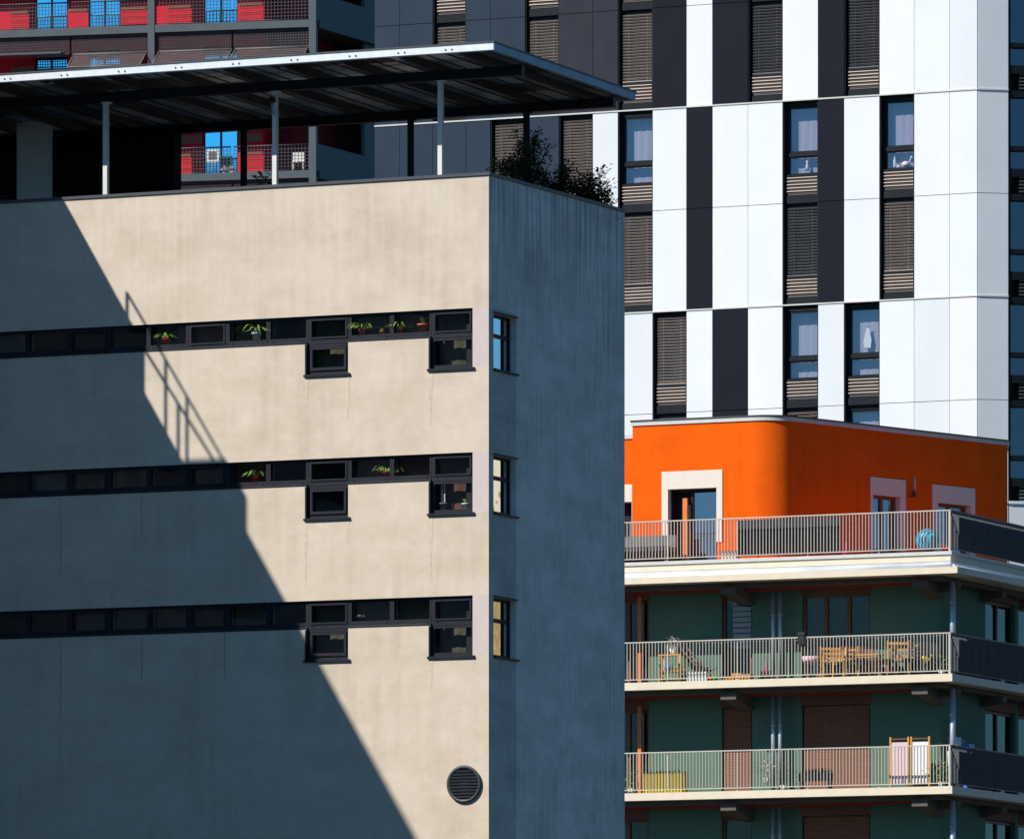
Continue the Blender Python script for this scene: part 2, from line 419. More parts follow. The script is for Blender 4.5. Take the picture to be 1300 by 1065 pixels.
for k, (t, bt, lo) in enumerate(zip(T_TOP, T_BOT, T_LOW)):
    for i in range(len(MUL)-1):
        a, c = MUL[i], MUL[i+1]
        fb = MB(B); gl = MB(B)
        drop = i in (12, 15)
        g = .003
        ys, ye = .06, .15
        # upper light
        frame_rect(fb, B, a+g, c-g, bt-(.04 if drop else 0)+g, t-.01, ys, ye, .045, .10)
        if not drop and i in (9, 12, 13, 10):
            pass
        if drop or i % 3 == 0:     # opening casement inside the frame
            frame_rect(fb, B, a+.05, c-.05, bt+.065, t-.06, ys-.02, ys+.05, .035)
        gl.poly([(a+.05, .12, bt+.05),(c-.05,.12,bt+.05),(c-.05,.12,t-.05),(a+.05,.12,t-.05)])
        if drop:
            zt = bt-.045
            frame_rect(fb, B, a+g, c-g, lo+g, zt, ys, ye, .05, .07)
            fb.box(a-.03, a+.003, -.03, .055, lo, zt-.003)             # deep left jamb lining
            fb.box(a-.06, c+.05, -.05, .055, lo-.045, lo-.002)        # sill
            if i == 12: frame_rect(fb, B, a+.06, c-.06, lo+.08, zt-.06, ys-.03, ys+.05, .05, .06)
            gl.poly([(a+.05, .12, lo+.06),(c-.05,.12,lo+.06),(c-.05,.12,zt-.05),(a+.05,.12,zt-.05)])
        else:
            fb.box(a, c, -.012, .055, bt-.03, bt-.002)
        # handles and bolts
        for q in (.12, .88):
            xx = a+(c-a)*q
            fb.box(xx-.015, xx+.015, ys-.012, ys, bt+.035, bt+.062)
        w = fb.build('window', 'frame_metal', blk)
        gl.build('pane', 'glass_dark', w)
        bm_ = backs.get((k, i)) or ('curtain_grey' if (i*5+k*3) % 4 == 0 else None)
        if bm_:
            cu = MB(B); n = 14
            for q in range(n):
                xa = a+.02+(c-a-.04)*q/n; xb = a+.02+(c-a-.04)*(q+1)/n
                if i == 15 and .62 < q/n < .72: continue
                yy = .42+.01*sin(q*1.7); y2 = .42+.01*sin((q+1)*1.7)
                cu.poly([(xa,yy,(lo if drop else bt)+.05),(xb,y2,(lo if drop else bt)+.05),(xb,y2,t),(xa,yy,t)])
            cu.build('curtain', bm_, w)
# side windows
for k, (t_, b_) in enumerate(st):
    fb = MB(BS); gl = MB(BS)
    a, c = yb0, yb1
    dz = t_-b_
    z1 = b_+dz*.595; z2 = b_+dz*.66
    frame_rect(fb, BS, a+.004, c-.004, b_+.004, t_-.004, .14, .2, .05)
    fb.box(a+.05, c-.05, .135, .205, z1, z2)
    fb.box(c-.34, c-.30, .137, .203, b_+.05, z1); fb.box(c-.34, c-.30, .137, .203, z2, t_-.05)
    fb.box(a, c+.05, -.05, .136, b_-.04, b_-.002); fb.box(a, c+.04, -.03, .136, t_+.002, t_+.03)
    w = fb.build('window', 'black_metal', blk)
    gl.poly([(a+.05,.17,b_+.05),(c-.05,.17,b_+.05),(c-.05,.17,t_-.05),(a+.05,.17,t_-.05)])
    gl.build('pane', 'glass_side', w)
    cu = MB(BS); cu.poly([(a,.6,b_),(c,.6,b_),(c,.6,t_),(a,.6,t_)]); cu.poly([(a,.281,b_),(a,.6,b_),(a,.6,t_),(a,.281,t_)]); cu.poly([(c,.281,b_),(c,.6,b_),(c,.6,t_),(c,.281,t_)])
    cu.build('curtain', 'room_dark', w)
# stains running down below the sills: thin mineral films on the render
def stains(px_list):
    b = MB(B)
    for (px, py0, L, w) in px_list:
        x, z = B.f(px, py0)
        w *= 2.2; n = 9
        for q in range(n):
            za, zb = z-L*q/n, z-L*(q+1)/n
            wa, wb_ = w*(1-.75*q/n), w*(1-.75*(q+1)/n)
            b.poly([(x-wa/2,-.003,za),(x-wb_/2,-.003,zb),(x+wb_/2,-.003,zb),(x+wa/2,-.003,za)])
    return b
# vertical joints seen in the render
jt = MB(B)
for px, k0, k1 in ((77, 1, 2), (77, 2, 3), (180, 1, 2), (180, 2, 3), (285, 2, 3)):
    x = B.fx(px); z0 = T_BOT[k0] if k0 < 3 else 0
    L = (.9, 1.6)[px == 77]
    jt.box(x-.008, x+.008, -.004, .02, T_BOT[k0 if k0 < 3 else 2]-.05-L, T_BOT[k0 if k0 < 3 else 2]-.05) if k0 < 3 else None
jt.build('render_joint', 'joint_line', blk)
for sx in ((441.5, 477, .9, .05), (389, 478, .6, .04), (546.5, 470, 1.1, .05), (546.5, 653, 1.3, .05), (441, 659, .5, .04), (547, 835, .7, .05), (388, 660, 1.3, .04)):
    stains([sx]).build('rust_stain', 'rust_stain', blk)

# round cover low on the wall
x, z = B.f(590, 995)
vt = thing('wall_vent', B.sub(x, 0, 0, z), 'round dark cover on the beige wall beside its front corner', 'vent')
b = MB(FR[vt.name]); b.lathe((0, 0, 0), [(.37,0.001),(.38,.05),(.33,.07),(.32,.03),(.0,.03)], axis='y', n=32); b.build('rim', 'dark_steel', vt)
b = MB(FR[vt.name])
for k in range(-4, 5):
    h = sqrt(max(.02, .32**2-(k*.065)**2)); b.box(-h, h, -.055, -.032, k*.065-.018, k*.065+.018)
b.build('slat', 'frame_metal', vt)

# ------------------------------------------------------------------ roof canopy
can = thing('roof_canopy', B.sub(-6, 3.5, 0, ZR-.45), 'flat steel canopy on slim posts over the beige roof terrace with bright front edge', 'canopy')
CY0, CY1 = 0.0, 7.25
CXR = .11
ZF1 = B.fz(627, 54.2)
ZF0 = B.fz(627, 64.2)
XCL = B.fx(-260)
zs = lambda y: -.010*y                 # slight fall to the back
def sbox(b, x0, x1, y0, y1, z0, z1, m=None):
    i = len(b.v)
    b.v += [B.w(p) for p in ((x0,y0,z0+zs(y0)),(x1,y0,z0+zs(y0)),(x1,y1,z0+zs(y1)),(x0,y1,z0+zs(y1)),(x0,y0,z1+zs(y0)),(x1,y0,z1+zs(y0)),(x1,y1,z1+zs(y1)),(x0,y1,z1+zs(y1)))]
    for q in ((0,3,2,1),(4,5,6,7),(0,1,5,4),(1,2,6,5),(2,3,7,6),(3,0,4,7)):
        b.f.append([i+k for k in q]); b.m.append(b.mi(m) if m else 0); b.sm.append(False)
b = MB(B)
sbox(b, XCL, CXR, CY0, CY0+.06, ZF0, ZF1)
sbox(b, XCL, CXR-.001, CY0-.012, CY0, ZF0+.012, ZF1-.022)
b.build('front_fascia', 'galvanised', can)
b = MB(B); sbox(b, CXR-.06, CXR, CY0+.061, CY1, ZF0, ZF1); sbox(b, XCL, CXR-.061, CY1-.06, CY1, ZF0, ZF1)
b.build('side_fascia', 'sheet_steel', can)
b = MB(B); sbox(b, XCL, CXR+.02, CY0-.02, CY1+.02, ZF1+.002, ZF1+.03); b.build('roof_sheet', 'cap_metal', can)
# bolts
rx = [B.fx(p) for p in (10, 82, 155, 227, 300, 374, 448, 510, 570)]
for x in rx:
    for dx in (-.07, .07): b = MB(B); b.lathe((x+dx, -.012, (ZF0+ZF1)/2-.01), [(.018,0.0),(.018,.012)], axis='y', n=8); b.build('bolt', 'dark_steel', can)
# rafters
step = rx[2]-rx[1]
xr = CXR-.75
while xr > XCL:
    b = MB(B)
    sbox(b, xr-.035, xr+.035, CY0+.07, CY1-.07, ZF0-.06, ZF1-.004)
    sbox(b, xr-.07, xr+.07, CY0+.07, CY1-.07, ZF0-.075, ZF0-.061)
    b.build('rafter', 'dark_steel', can)
    xr -= step
for yy in (1.62, 6.3):
    b = MB(B); sbox(b, XCL, CXR-.07, yy-.07, yy+.07, ZF0-.26, ZF0-.077); sbox(b, XCL, CXR-.07, yy-.09, yy+.09, ZF0-.275, ZF0-.261)
    b.build('beam', 'black_metal', can)
# underside sheets, some paler and some darker at random
b = MB(B)
random.seed(3)
xa = CXR-.06
while xa > XCL:
    for j in range(6):
        y0 = .1+j*1.18; y1 = y0+1.16
        m = 'sheet_steel' if random.random() < .72 else 'coping_grey'
        if random.random() < .1: m = 'dark_steel'
        w = step
        sbox(b, xa-w+.04, xa-.02, y0, y1, ZF1-.05, ZF1-.04, m)
        for q in range(4): sbox(b, xa-w+.04+q*.3, xa-w+.06+q*.3, y0, y1, ZF1-.075, ZF1-.051, 'dark_steel')
    xa -= step
b.build('soffit_sheet', 'sheet_steel', can)
for (px, y) in ((-80, 1.62), (136, 1.62), (351, 1.62), (561, 1.62), (100, 6.3), (311, 6.3), (523, 6.3), (670, 6.3)):
    x = B.fx(px, y); zt = ZF0-.275+zs(y)
    b = MB(B)
    wd = .075 if y < 3 else .085
    b.box(x-wd, x+wd*.3, y-.05, y-.04, ZR-.449, zt); b.box(x-wd, x+wd*.3, y+.04, y+.05, ZR-.449, zt); b.box(x-.03, x-.02, y-.04, y+.04, ZR-.449, zt)
    b.box(x-.10, x+.08, y-.08, y+.08, zt-.02, zt-.001)
    b.box(x-.10, x+.08, y-.08, y+.08, ZR-.449, ZR-.43)
    b.build('post', 'post_paint' if y < 3 else 'black_metal', can)

# floodlight on a post
x, z = B.f(345, 127, 1.54)
fl = thing('floodlight', B.sub(x, 1.54, 0, z), 'small dark floodlight on the left side of the middle front canopy post', 'lamp')
b = MB(FR[fl.name]); b.lathe((0,0,-.06), [(.05,0),(.075,.02),(.08,.09),(.03,.12)]); b.build('lamp_head', 'black_metal', fl)
b = MB(FR[fl.name]); b.bar((0,0,-.06),(.02,.01,-.25),.022); b.bar((.02,.01,-.25),(.06,.02,-.32),.02); b.bar((-.03,0,.06),(.09,0,.07),.015); b.build('bracket', 'sheet_steel', fl)

# dark rooftop hut under the canopy
yh = 5.75
x0h, x1h = B.fx(-240, yh), B.fx(219, yh)
zt = ZF0-.30
hut = thing('rooftop_hut', B.sub(x1h, yh, 0, ZR-.45), 'black clad rooftop hut with one grey panel under the left end of the canopy', 'hut')
b = MB(B)
gx0, gx1 = B.fx(20, yh), B.fx(66.5, yh)
b.box(x0h, gx0-.002, yh, yh+.42, ZR-.449, zt); b.box(gx1+.002, x1h, yh, yh+.42, ZR-.449, zt)
b.box(gx0, gx1, yh+.06, yh+.42, ZR-.449, zt)
xx = x0h
while xx < x1h:
    if not (gx0-.05 < xx < gx1+.05): b.box(xx, xx+.02, yh-.012, yh, ZR-.4, zt-.02)
    xx += .4
b.build('cladding', 'black_cladding', hut)
b = MB(B); zg = B.fz(40, 145, yh); b.box(gx0+.01, gx1-.01, yh+.02, yh+.055, ZR-.44, zg); b.build('door_panel', 'grey_door', hut)
b = MB(B)
for k in range(14): b.box(B.fx(-3, yh), B.fx(15, yh), yh-.03, yh-.013, ZR-.2+k*.09, ZR-.16+k*.09)
b.build('vent_louvre', 'frame_metal', hut)

# ------------------------------------------------------------------ plants
def leaf(b, p, d, L, w, m=None, fr=None):
    """one folded leaf at p heading along d"""
    dx, dy, dz = d
    h = sqrt(dx*dx+dy*dy) or 1e-4
    sx, sy = -dy/h*w, dx/h*w
    mid = (p[0]+dx*L*.5, p[1]+dy*L*.5, p[2]+dz*L*.5)
    tip = (p[0]+dx*L, p[1]+dy*L, p[2]+dz*L-.12*L)
    b.poly([p, (mid[0]+sx, mid[1]+sy, mid[2]+w*.3), tip], m, fr)
    b.poly([p, tip, (mid[0]-sx, mid[1]-sy, mid[2]+w*.3)], m, fr)
def bush(fr, h, wx, wy, nstem, nleaf, label, L=.12, lean=(0, 0), seed=1, group='shrubs behind the roof parapet', m='leaf_dark', name='shrub'):
    rs = random.Random(seed)
    t = thing(name, fr, label, 'shrub', group)
    st_, lf = MB(fr), MB(fr)
    for k in range(nstem):
        x, y, z = rs.uniform(-.15, .15), rs.uniform(-.15, .15), 0
        ax, ay = rs.uniform(-1, 1)*wx, rs.uniform(-1, 1)*wy
        hh = h*rs.uniform(.45, 1.0)
        n = 7; p = (x, y, z); pts = [p]
        for q in range(1, n+1):
            f = q/n
            p = (x+ax*f**1.3+lean[0]*f+rs.uniform(-.03,.03), y+ay*f**1.3+lean[1]*f+rs.uniform(-.03,.03), hh*f)
            st_.bar(pts[-1], p, .012*(1-.7*(q-1)/n), n=4, r2=.012*(1-.7*q/n)); pts.append(p)
        for q in range(int(nleaf*1.5)//nstem):
            i = min(n-1, int(n*rs.random()**.55)); f = rs.random()
            a, c = pts[i], pts[i+1]
            sp = .05+.09*(1-i/n)
            P = tuple(a[j]+(c[j]-a[j])*f+rs.gauss(0, sp) for j in range(3))
            th = rs.uniform(0, 2*pi); e = rs.uniform(-.5, .8)
            d = (cos(th)*cos(e), sin(th)*cos(e), sin(e))
            leaf(lf, P, d, L*rs.uniform(.6, 1.3), L*rs.uniform(.16, .26))
    st_.build('stem', 'bark', t); lf.build('foliage', m, t)
    return t
ZP = ZR-.44
bush(B.sub(-.62, 2.2, 0, ZP), 1.0, .3, .3, 12, 700, 'low dark shrub behind the roof parapet nearest the beige corner', seed=2)
bush(B.sub(-.70, 3.1, 0, ZP), 1.85, .40, .6, 20, 2300, 'tallest dark shrub, rising by the rear right canopy post', seed=5, lean=(.1, .1))
bush(B.sub(-.65, 4.7, 0, ZP), 1.25, .35, .6, 18, 2200, 'dense green-black shrub in front of the striped blind on the roof edge', seed=9)
bush(B.sub(-.55, 6.3, 0, ZP), 1.45, .33, .45, 18, 2000, 'leafy shrub against the bright white panel at the far roof corner', seed=11, lean=(.05, .1))
bush(B.sub(B.fx(395, 1.0), 1.0, 0, ZP), .70, .25, .2, 5, 60, 'sparse sprig poking over the parapet left of centre', seed=21, L=.10)
bush(B.sub(B.fx(335, 5.0), 5.0, 0, ZP), 1.6, .25, .3, 5, 220, 'thin palm-like shrub between two canopy posts in front of the red flats', seed=23, L=.22)
bush(B.sub(B.fx(372, 4.0), 4.0, 0, ZP), .85, .5, .3, 8, 260, 'low dark shrub right of the middle front canopy post', seed=25, L=.14)

def potted(px, py, k, label, kind='spider', pot='terra_pot', s=1.0, low=False, seed=0):
    y = .25
    x = B.fx(px, y); zb = (T_LOW[k] if low else T_BOT[k])+(.076 if low else .10)
    fr = B.sub(x, y, 0, zb)
    rs = random.Random(seed*7+3)
    t = thing('potted_plant', fr, label, 'plant', 'pot plants on the window sills')
    b = MB(fr); s *= 1.2; hp = .13*s
    b.lathe((0,0,0), [(.050*s,0),(.070*s,hp*.8),(.080*s,hp*.8),(.080*s,hp),(.066*s,hp),(.06*s,hp*.9)], n=14); b.build('pot', pot, t)
    b = MB(fr); b.lathe((0,0,hp*.86), [(.062*s,0),(.05*s,.008)], n=10); b.build('soil', 'soil', t)
    lf = MB(fr)
    if kind == 'spider':
        for q in range(34):
            th = rs.uniform(0, 2*pi); L = rs.uniform(.22, .40)*s; up = rs.uniform(.6, 1.6)
            p = (0, 0, hp*.9); n = 6; w = .013*s
            pr = None
            for j in range(n+1):
                f = j/n
                c = (cos(th)*L*f, sin(th)*L*f, hp*.9+up*L*f-L*1.25*f*f*up*.8)
                ww = w*(1-f)**.6+.001
                e = ((c[0]-sin(th)*ww, c[1]+cos(th)*ww, c[2]), (c[0]+sin(th)*ww, c[1]-cos(th)*ww, c[2]))
                if pr: lf.poly([pr[0], pr[1], e[1], e[0]])
                pr = e
    elif kind == 'tuft':
        for q in range(18):
            th = rs.uniform(0, 2*pi)
            leaf(lf, (0,0,hp*.9), (cos(th)*.5, sin(th)*.5, .9), .14*s, .015*s)
    elif kind == 'cane':
        for q in (-1, 1):
            for j in range(11):
                zz = hp*.9+j*.035*s
                lf.box(q*.03-.012-.02*j*.035+0*s, q*.03+.012-.02*j*.035, -.01, .01, zz, zz+.026*s)
    elif kind == 'flower':
        for q in range(22):
            th = rs.uniform(0, 2*pi); e = rs.uniform(.1, 1.3); L = .07
            leaf(lf, (cos(th)*.05, sin(th)*.05, hp+.02), (cos(th)*cos(e), sin(th)*cos(e), sin(e)), L, .02)
    lf.build('leaves', {'cane': 'white_pot', 'flower': 'pink_cloth'}.get(kind, 'leaf_bright'), t)
    return t
potted(211, 436, 0, 'bushy green plant in a red pot, furthest left on the top sill', pot='red_pot', s=.95, seed=1)
potted(326, 432, 0, 'large spider plant in a white pot on the top sill', pot='white_pot', s=1.15, seed=2)
potted(460, 423, 0, 'spider plant in an orange pot just right of the upper left drop window', pot='terra_pot', s=.9, seed=3)
potted(485, 421, 0, 'tiny sprout in a small terracotta pot between two spider plants', 'tuft', s=.55, seed=4)
potted(508, 420, 0, 'lopsided spider plant in a terracotta pot, second pot from the right on the top sill', s=.85, seed=5)
potted(537, 418, 0, 'tall terracotta pot with a short tuft at the right end of the top sill', 'tuft', s=1.2, seed=6)
potted(325, 611, 1, 'small green plant in a red pot left of the middle row drop window', pot='red_pot', s=.8, seed=7)
potted(490, 604, 1, 'small plant in a red pot on the middle sill between the drop windows', pot='red_pot', s=.75, seed=8)
potted(502, 603, 1, 'wispy brownish green plant beside the red pot on the middle sill', s=.6, seed=9)
potted(563, 641, 1, 'pale lattice-like succulent in the middle right drop window', 'cane', pot='grey_cloth', s=1.0, low=True, seed=10)
potted(591, 641, 1, 'small plant in a cream pot at the right of the middle right drop window', 'tuft', pot='white_pot', s=.85, low=True, seed=11)
potted(458, 787, 2, 'pinkish flower plant on the bottom sill right of the shadow edge', 'flower', pot='dark_cloth', s=.5, seed=12)

# ================================================================== SUN DIRECTION, and the wing that shades the front
RAT = .62                                        # sideways / outward component of the sun on the front wall
xa, za = B.f(82, 256); xb, zb = B.f(480, 975)
TP = (za-zb)/(xb-xa)*RAT                          # height / outward
sl = (-RAT, -1.0, TP)                             # to-sun in the block's frame
nn = sqrt(sum(c*c for c in sl)); sl = tuple(c/nn for c in sl)
S = (B.c*sl[0]-B.s*sl[1], B.s*sl[0]+B.c*sl[1], sl[2])
SUN_EL = math.asin(S[2]); SUN_AZ = atan2(S[0], S[1])     # azimuth measured from +Y towards +X
print('sun elevation', degrees(SUN_EL), 'azimuth', degrees(SUN_AZ), 'TP', TP)
U0 = -11.7
def caster(px, py):
    x, z = B.f(px, py)
    d = (x-U0)/RAT
    return d, z+d*TP
ZT = caster(82, 256)[1]
dA = caster(184, 445)[0]; dB, zB_ = caster(186, 502); dC, _ = caster(286, 620); dD, zC = caster(314, 632)
wing = thing('stair_wing', B.sub(U0, -12, 0), 'side wing of the beige block outside the left edge whose roofline casts the diagonal shadow', 'building')
b = MB(B)
b.box(U0-9, U0, -dA, -.35, 0, ZT); b.box(U0-9, U0, -dC, -dA, 0, zB_); b.box(U0-9, U0, -dD, -dC, 0, zC); b.box(U0-9, U0, -48, -dD, 0, ZT)
b.build('wall', 'plaster_side', wing)
b = MB(B)
for k in range(7):
    for j in range(9): b.box(U0, U0+.03, -46+j*4.6, -43.6+j*4.6, 3+k*2.9, 4.4+k*2.9)
b.build('window', 'frame_metal', wing)
rl = MB(B)
d0, z0 = caster(163, 372); d1, z1 = caster(290, 592)
rl.bar((U0-.03, -d0, z0), (U0-.03, -d1, z1), .032); 
e0, y0 = caster(187, 447); e1, y1 = caster(272, 583)
rl.bar((U0-.03, -e0, y0), (U0-.03, -e1, y1), .035)
for px, pt, pb in ((163, 372, 412), (212, 458, 548), (228, 512, 580), (239, 503, 600)):
    d, za_ = caster(px, pt); _, zb2 = caster(px, pb)
    rl.bar((U0-.03, -d, zb2), (U0-.03, -d, za_), .035)
rl.build('guard_rail', 'dark_steel', wing)

# ================================================================== PANELLED TOWER
D_T = 225.0
T = Frame((1241-CX)/F_PX*D_T, D_T, TH)
TR = T.sub(0, 0, radians(36.2))                  # right facade turns back at the corner
tow = thing('panel_tower', T, 'tall tower clad in black, white and slate panels with narrow blind-covered windows', 'building')
cols = [476,508,550,592,623,667,710,753,785,829,872,905,950,994,1039,1072,1117,1161,1206,1241]
CXS = [T.fx(p) for p in cols]; CXS[-1] = 0.0
RZ = lambda k: T.fz(1241, 114+131*k)             # floor lines; k even = ledge between pairs
rows = {  # row index -> pattern, g slate, p plum, d dark, w white, W window
 -2: 'gggWgggpwdWwdwWdwww',
 -1: 'ggWggWppWdwdWwdWwww',
  0: 'ggggWgWwWwdwwWdwWww',
  1: 'ggWggWgwwWwdwWwWwww',
  2: 'gggWgwWwdwWwdwWwdww',
  3: 'ggWggWpwwWwdWwwdwww',
  4: 'gggWggwWwdwWwWdwwww'}
glass_at = {(0,8,0),(0,13,0),(0,16,0),(1,13,0),(1,15,0),(1,15,1)}
pw, pg, pp, pd, bk, ld = MB(T), MB(T), MB(T), MB(T), MB(T), MB(T)
mb = {'w': pw, 'g': pg, 'p': pp, 'd': pd}
rest = MB(T); PM = {'w': 'panel_white', 'g': 'panel_grey', 'p': 'panel_plum', 'd': 'panel_dark'}
XTL = CXS[0]
def tower_window(fr, a, c, zt, zb, glass, label=None, dim=False):
    """one storey: pane or blind on top, louvre below, dark spandrel"""
    H = zt-zb
    f = MB(fr)
    j = .06
    z_ = lambda q: zt-H*q
    f.box(a+.004, a+.03, .0, .34, zb+.002, zt-.002); f.box(c-.03, c-.004, .0, .34, zb+.002, zt-.002)
    f.box(a+.031, a+.09, .16, .34, zb+.002, zt-.002); f.box(c-j, c-.031, .16, .34, zb+.002, zt-.002)
    f.box(a+.091, c-j-.001, .18, .34, z_(.045), zt-.002)
    f.box(a+.091, c-j-.001, .08, .34, zb+.002, z_(.925))
    f.box(a+.091, c-j-.001, .10, .34, z_(.74), z_(.715))
    if glass:
        f.box(a+.091, c-j-.001, .17, .30, z_(.535), z_(.50))
        frame_rect(f, fr, a+.092, c-j-.002, z_(.50)+.002, z_(.045)-.002, .2, .28, .05)
        frame_rect(f, fr, a+.092, c-j-.002, z_(.715)+.002, z_(.535)-.002, .2, .28, .04)
    w = f.build('window', 'black_metal', tow)
    x0, x1 = a+.092, c-j-.002
    if glass or random.random() < .9:
        g = MB(fr); g.poly([(x0,.25,z_(.715)),(x1,.25,z_(.715)),(x1,.25,z_(.045)),(x0,.25,z_(.045))]); g.build('pane', 'glass_tower', w)
        cu = MB(fr); n = 12
        for q in range(n):
            xa_, xb_ = x0+(x1-x0)*q/n, x0+(x1-x0)*(q+1)/n
            cu.poly([(xa_,.46+.008*sin(q*2.1),z_(.715)),(xb_,.46+.008*sin((q+1)*2.1),z_(.715)),(xb_,.46+.008*sin((q+1)*2.1),z_(.045)),(xa_,.46+.008*sin(q*2.1),z_(.045))])
        cu.build('curtain', 'cloud_tone_sheet' if glass else 'room_dark', w)  # pale sheet behind the glass imitates a cloud reflection
    if not glass:
        bl = MB(fr); z = z_(.05)
        bot = z_(.70)
        while z > bot:
            bl.extr([(.10,z-.008),(.135,z-.052),(.140,z-.046),(.108,z)][::-1], x0+.01, x1-.01)
            z -= .088
        bl.box(x0+.18, x0+.19, .142, .146, bot, z_(.05)); bl.box(x1-.19, x1-.18, .142, .146, bot, z_(.05))
        bl.box(x0+.01, x1-.01, .09, .14, bot-.035, bot-.005)
        bl.build('blind', 'blind_slat_dim' if dim else 'blind_slat', w)
    lv = MB(fr); z = z_(.745)
    while z > z_(.90):
        lv.extr([(.06,z-.02),(.12,z-.065),(.125,z-.055),(.065,z)][::-1], x0+.005, x1-.005)
        z -= .098
    lv.box(x0, x1, .14, .15, z_(.915), z_(.745), )
    lv.mats = []; lv.build('louvre', 'louvre', w)
    return w
for r, pat in rows.items():
    zt, zm, zb2 = RZ(2*r), RZ(2*r+1), RZ(2*r+2)
    for i, ch in enumerate(pat):
        a, c = CXS[i], CXS[i+1]
        if ch == 'W':
            for h, (t1, b1) in enumerate(((zt, zm), (zm, zb2))):
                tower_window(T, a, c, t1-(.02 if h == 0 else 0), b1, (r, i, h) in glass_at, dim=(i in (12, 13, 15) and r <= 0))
        else:
            vis = r in (-1, 0, 1)
            tg = MB(T) if vis else rest
            for (t1, b1) in ((zt, zm), (zm, zb2)):
                tg.box(a+.007, c-.007, -.03, .05, b1+.008, t1-.010, PM[ch] if ch != 'w' else ('panel_white', 'panel_white_cool', 'panel_white_warm')[(i*7+r*5+(3 if t1 == zm else 0)) % 3])
            if vis: tg.build('cladding_panel', PM[ch], tow)
    ld.box(XTL, .02, -.055, -.031, zt-.012, zt+.030)
bk.box(XTL, -.02, .50, 14, 0, RZ(-4), 'room_dark')
for r, pat in rows.items():
    for i, ch in enumerate(pat):
        if ch != 'W': bk.box(CXS[i]+.0005, CXS[i+1]-.0005, .052, .499, RZ(2*r+2), RZ(2*r), 'room_dark')
zz0 = RZ(10)
bk.box(XTL, -.02, .052, .499, 0, zz0, 'panel_dark')
# right facade
zr = lambda k: TR.fz(1241, 114+131*k)
xr0, xr1 = 0.0, TR.fx(1280)
for k in range(-4, 10):
    pw.box(.01, xr1-.01, -.03, .05, zr(k+1)+.008, zr(k)-.010, fr=TR)
    if k % 2 == 0: ld.box(.021, xr1, -.055, -.031, zr(k)-.012, zr(k)+.03, fr=TR)
bk.box(.03, 16, .45, 12, 0, RZ(-4), 'room_dark', fr=TR)
bk.box(.03, xr1, .052, .449, 0, RZ(-4), 'room_dark', fr=TR)
pw.build('corner_cladding', 'panel_white', tow)
tag(rest.build('cladding_panel', 'panel_white', tow), None, kind='stuff')
ld.build('ledge', 'coping_grey', tow); bk.build('core_wall', 'room_dark', tow)
def band_window(fr, a, c, zt, zb, parent):
    f = MB(fr); H = zt-zb; z_ = lambda q: zt-H*q
    f.box(a+.002, a+.07, 0, .3, zb, zt); f.box(c-.05, c, 0, .3, zb, zt)
    for q0, q1 in ((0, .03), (.50, .545), (.72, .80), (.965, 1.0)): f.box(a+.071, c-.051, .02, .3, z_(q1)+.001, z_(q0)-.001)
    w = f.build('window', 'black_metal', parent)
    g = MB(fr); g.poly([(a+.07,.2,z_(.72)),(c-.05,.2,z_(.72)),(c-.05,.2,z_(.03)),(a+.07,.2,z_(.03))]); g.build('pane', 'glass_tower', w)
    lv = MB(fr); z = z_(.80)
    while z > z_(.94): lv.extr([(.06,z-.02),(.12,z-.055),(.125,z-.048),(.065,z)][::-1], a+.35, c-.06); z -= .1
    lv.build('louvre', 'blind_slat_dim', w)
for k in range(-3, 5):
    if k == 4: continue
    for (a, c) in ((xr1, xr1+1.3), (xr1+1.3, xr1+2.6), (xr1+2.6, xr1+3.9)):
        if k == 3 and False: continue
        band_window(TR, a, c, zr(k)-.1, zr(k+1)-.1, tow)
b = MB(TR); b.box(xr1+.02, xr1+12, -.02, .44, 0, TR.fz(1290, 640)); b.box(xr1+.02, xr1+12, -.06, .44, TR.fz(1290,640)+.003, TR.fz(1290, 637)+.02); b.build('base_wall', 'panel_white', tow)

# small things standing inside the tower windows
def sill_thing(name, px, py, lb, cat, kind):
    x, z = T.f(px, py, .32); fr = T.sub(x, .32, 0, z)
    t = thing(name, fr, lb, cat)
    if kind == 'bottle':
        b = MB(fr); b.lathe((0,0,0), [(.04,0),(.045,.02),(.045,.2),(.02,.28),(.018,.36)], n=12); b.build('bottle_body', 'white_cloth', t)
        b = MB(fr); b.lathe((0,0,.361), [(.022,0),(.022,.03)], n=10); b.build('cap', 'pink_cloth', t)
        b = MB(fr); b.box(.07,.16,-.03,.03,0,.07); b.build('dish', 'white_cloth', t)
    elif kind == 'toy':
        b = MB(fr); b.lathe((0,0,.09), [(.001,-.09),(.10,-.06),(.13,0),(.09,.07),(.02,.10)], n=14); b.build('toy_body', 'pink_cloth', t)
        b = MB(fr); b.bar((.08,0,.1),(.17,0,.26),.035,r2=.02); b.build('neck', 'white_cloth', t)
        b = MB(fr); b.lathe((.18,0,.28), [(.001,-.05),(.045,-.02),(.045,.02),(.01,.05)], n=10); b.build('head', 'white_cloth', t)
    elif kind == 'figure':
        b = MB(fr); b.lathe((0,0,0), [(.06,0),(.05,.1),(.03,.2),(.05,.27),(.01,.33)], n=12); b.build('figure_body', 'white_cloth', t)
        b = MB(fr); b.box(-.09,.09,-.05,.05,-.02,-.001); b.build('base', 'dark_wood', t)
    else:
        b = MB(fr)
        P = [(-.02,.62),(.06,.62),(.13,.25),(.10,.02),(-.10,.05),(-.12,.22)]
        b.poly([(p[0],0,p[1]) for p in P]); b.poly([(p[0],.02,p[1]) for p in P]); b.build('cloth', 'white_cloth', t)
        b = MB(fr); b.bar((-.05,.01,.63),(.10,.01,.63),.01); b.build('hanger', 'dark_steel', t)
    return t
sill_thing('bottle', 1136, 213, 'white bottle with small dish at the left of the upper right open tower window sill', 'bottle', 'bottle')
sill_thing('toy_bird', 1150, 213, 'pink and white toy bird on the upper right tower window sill', 'toy', 'toy')
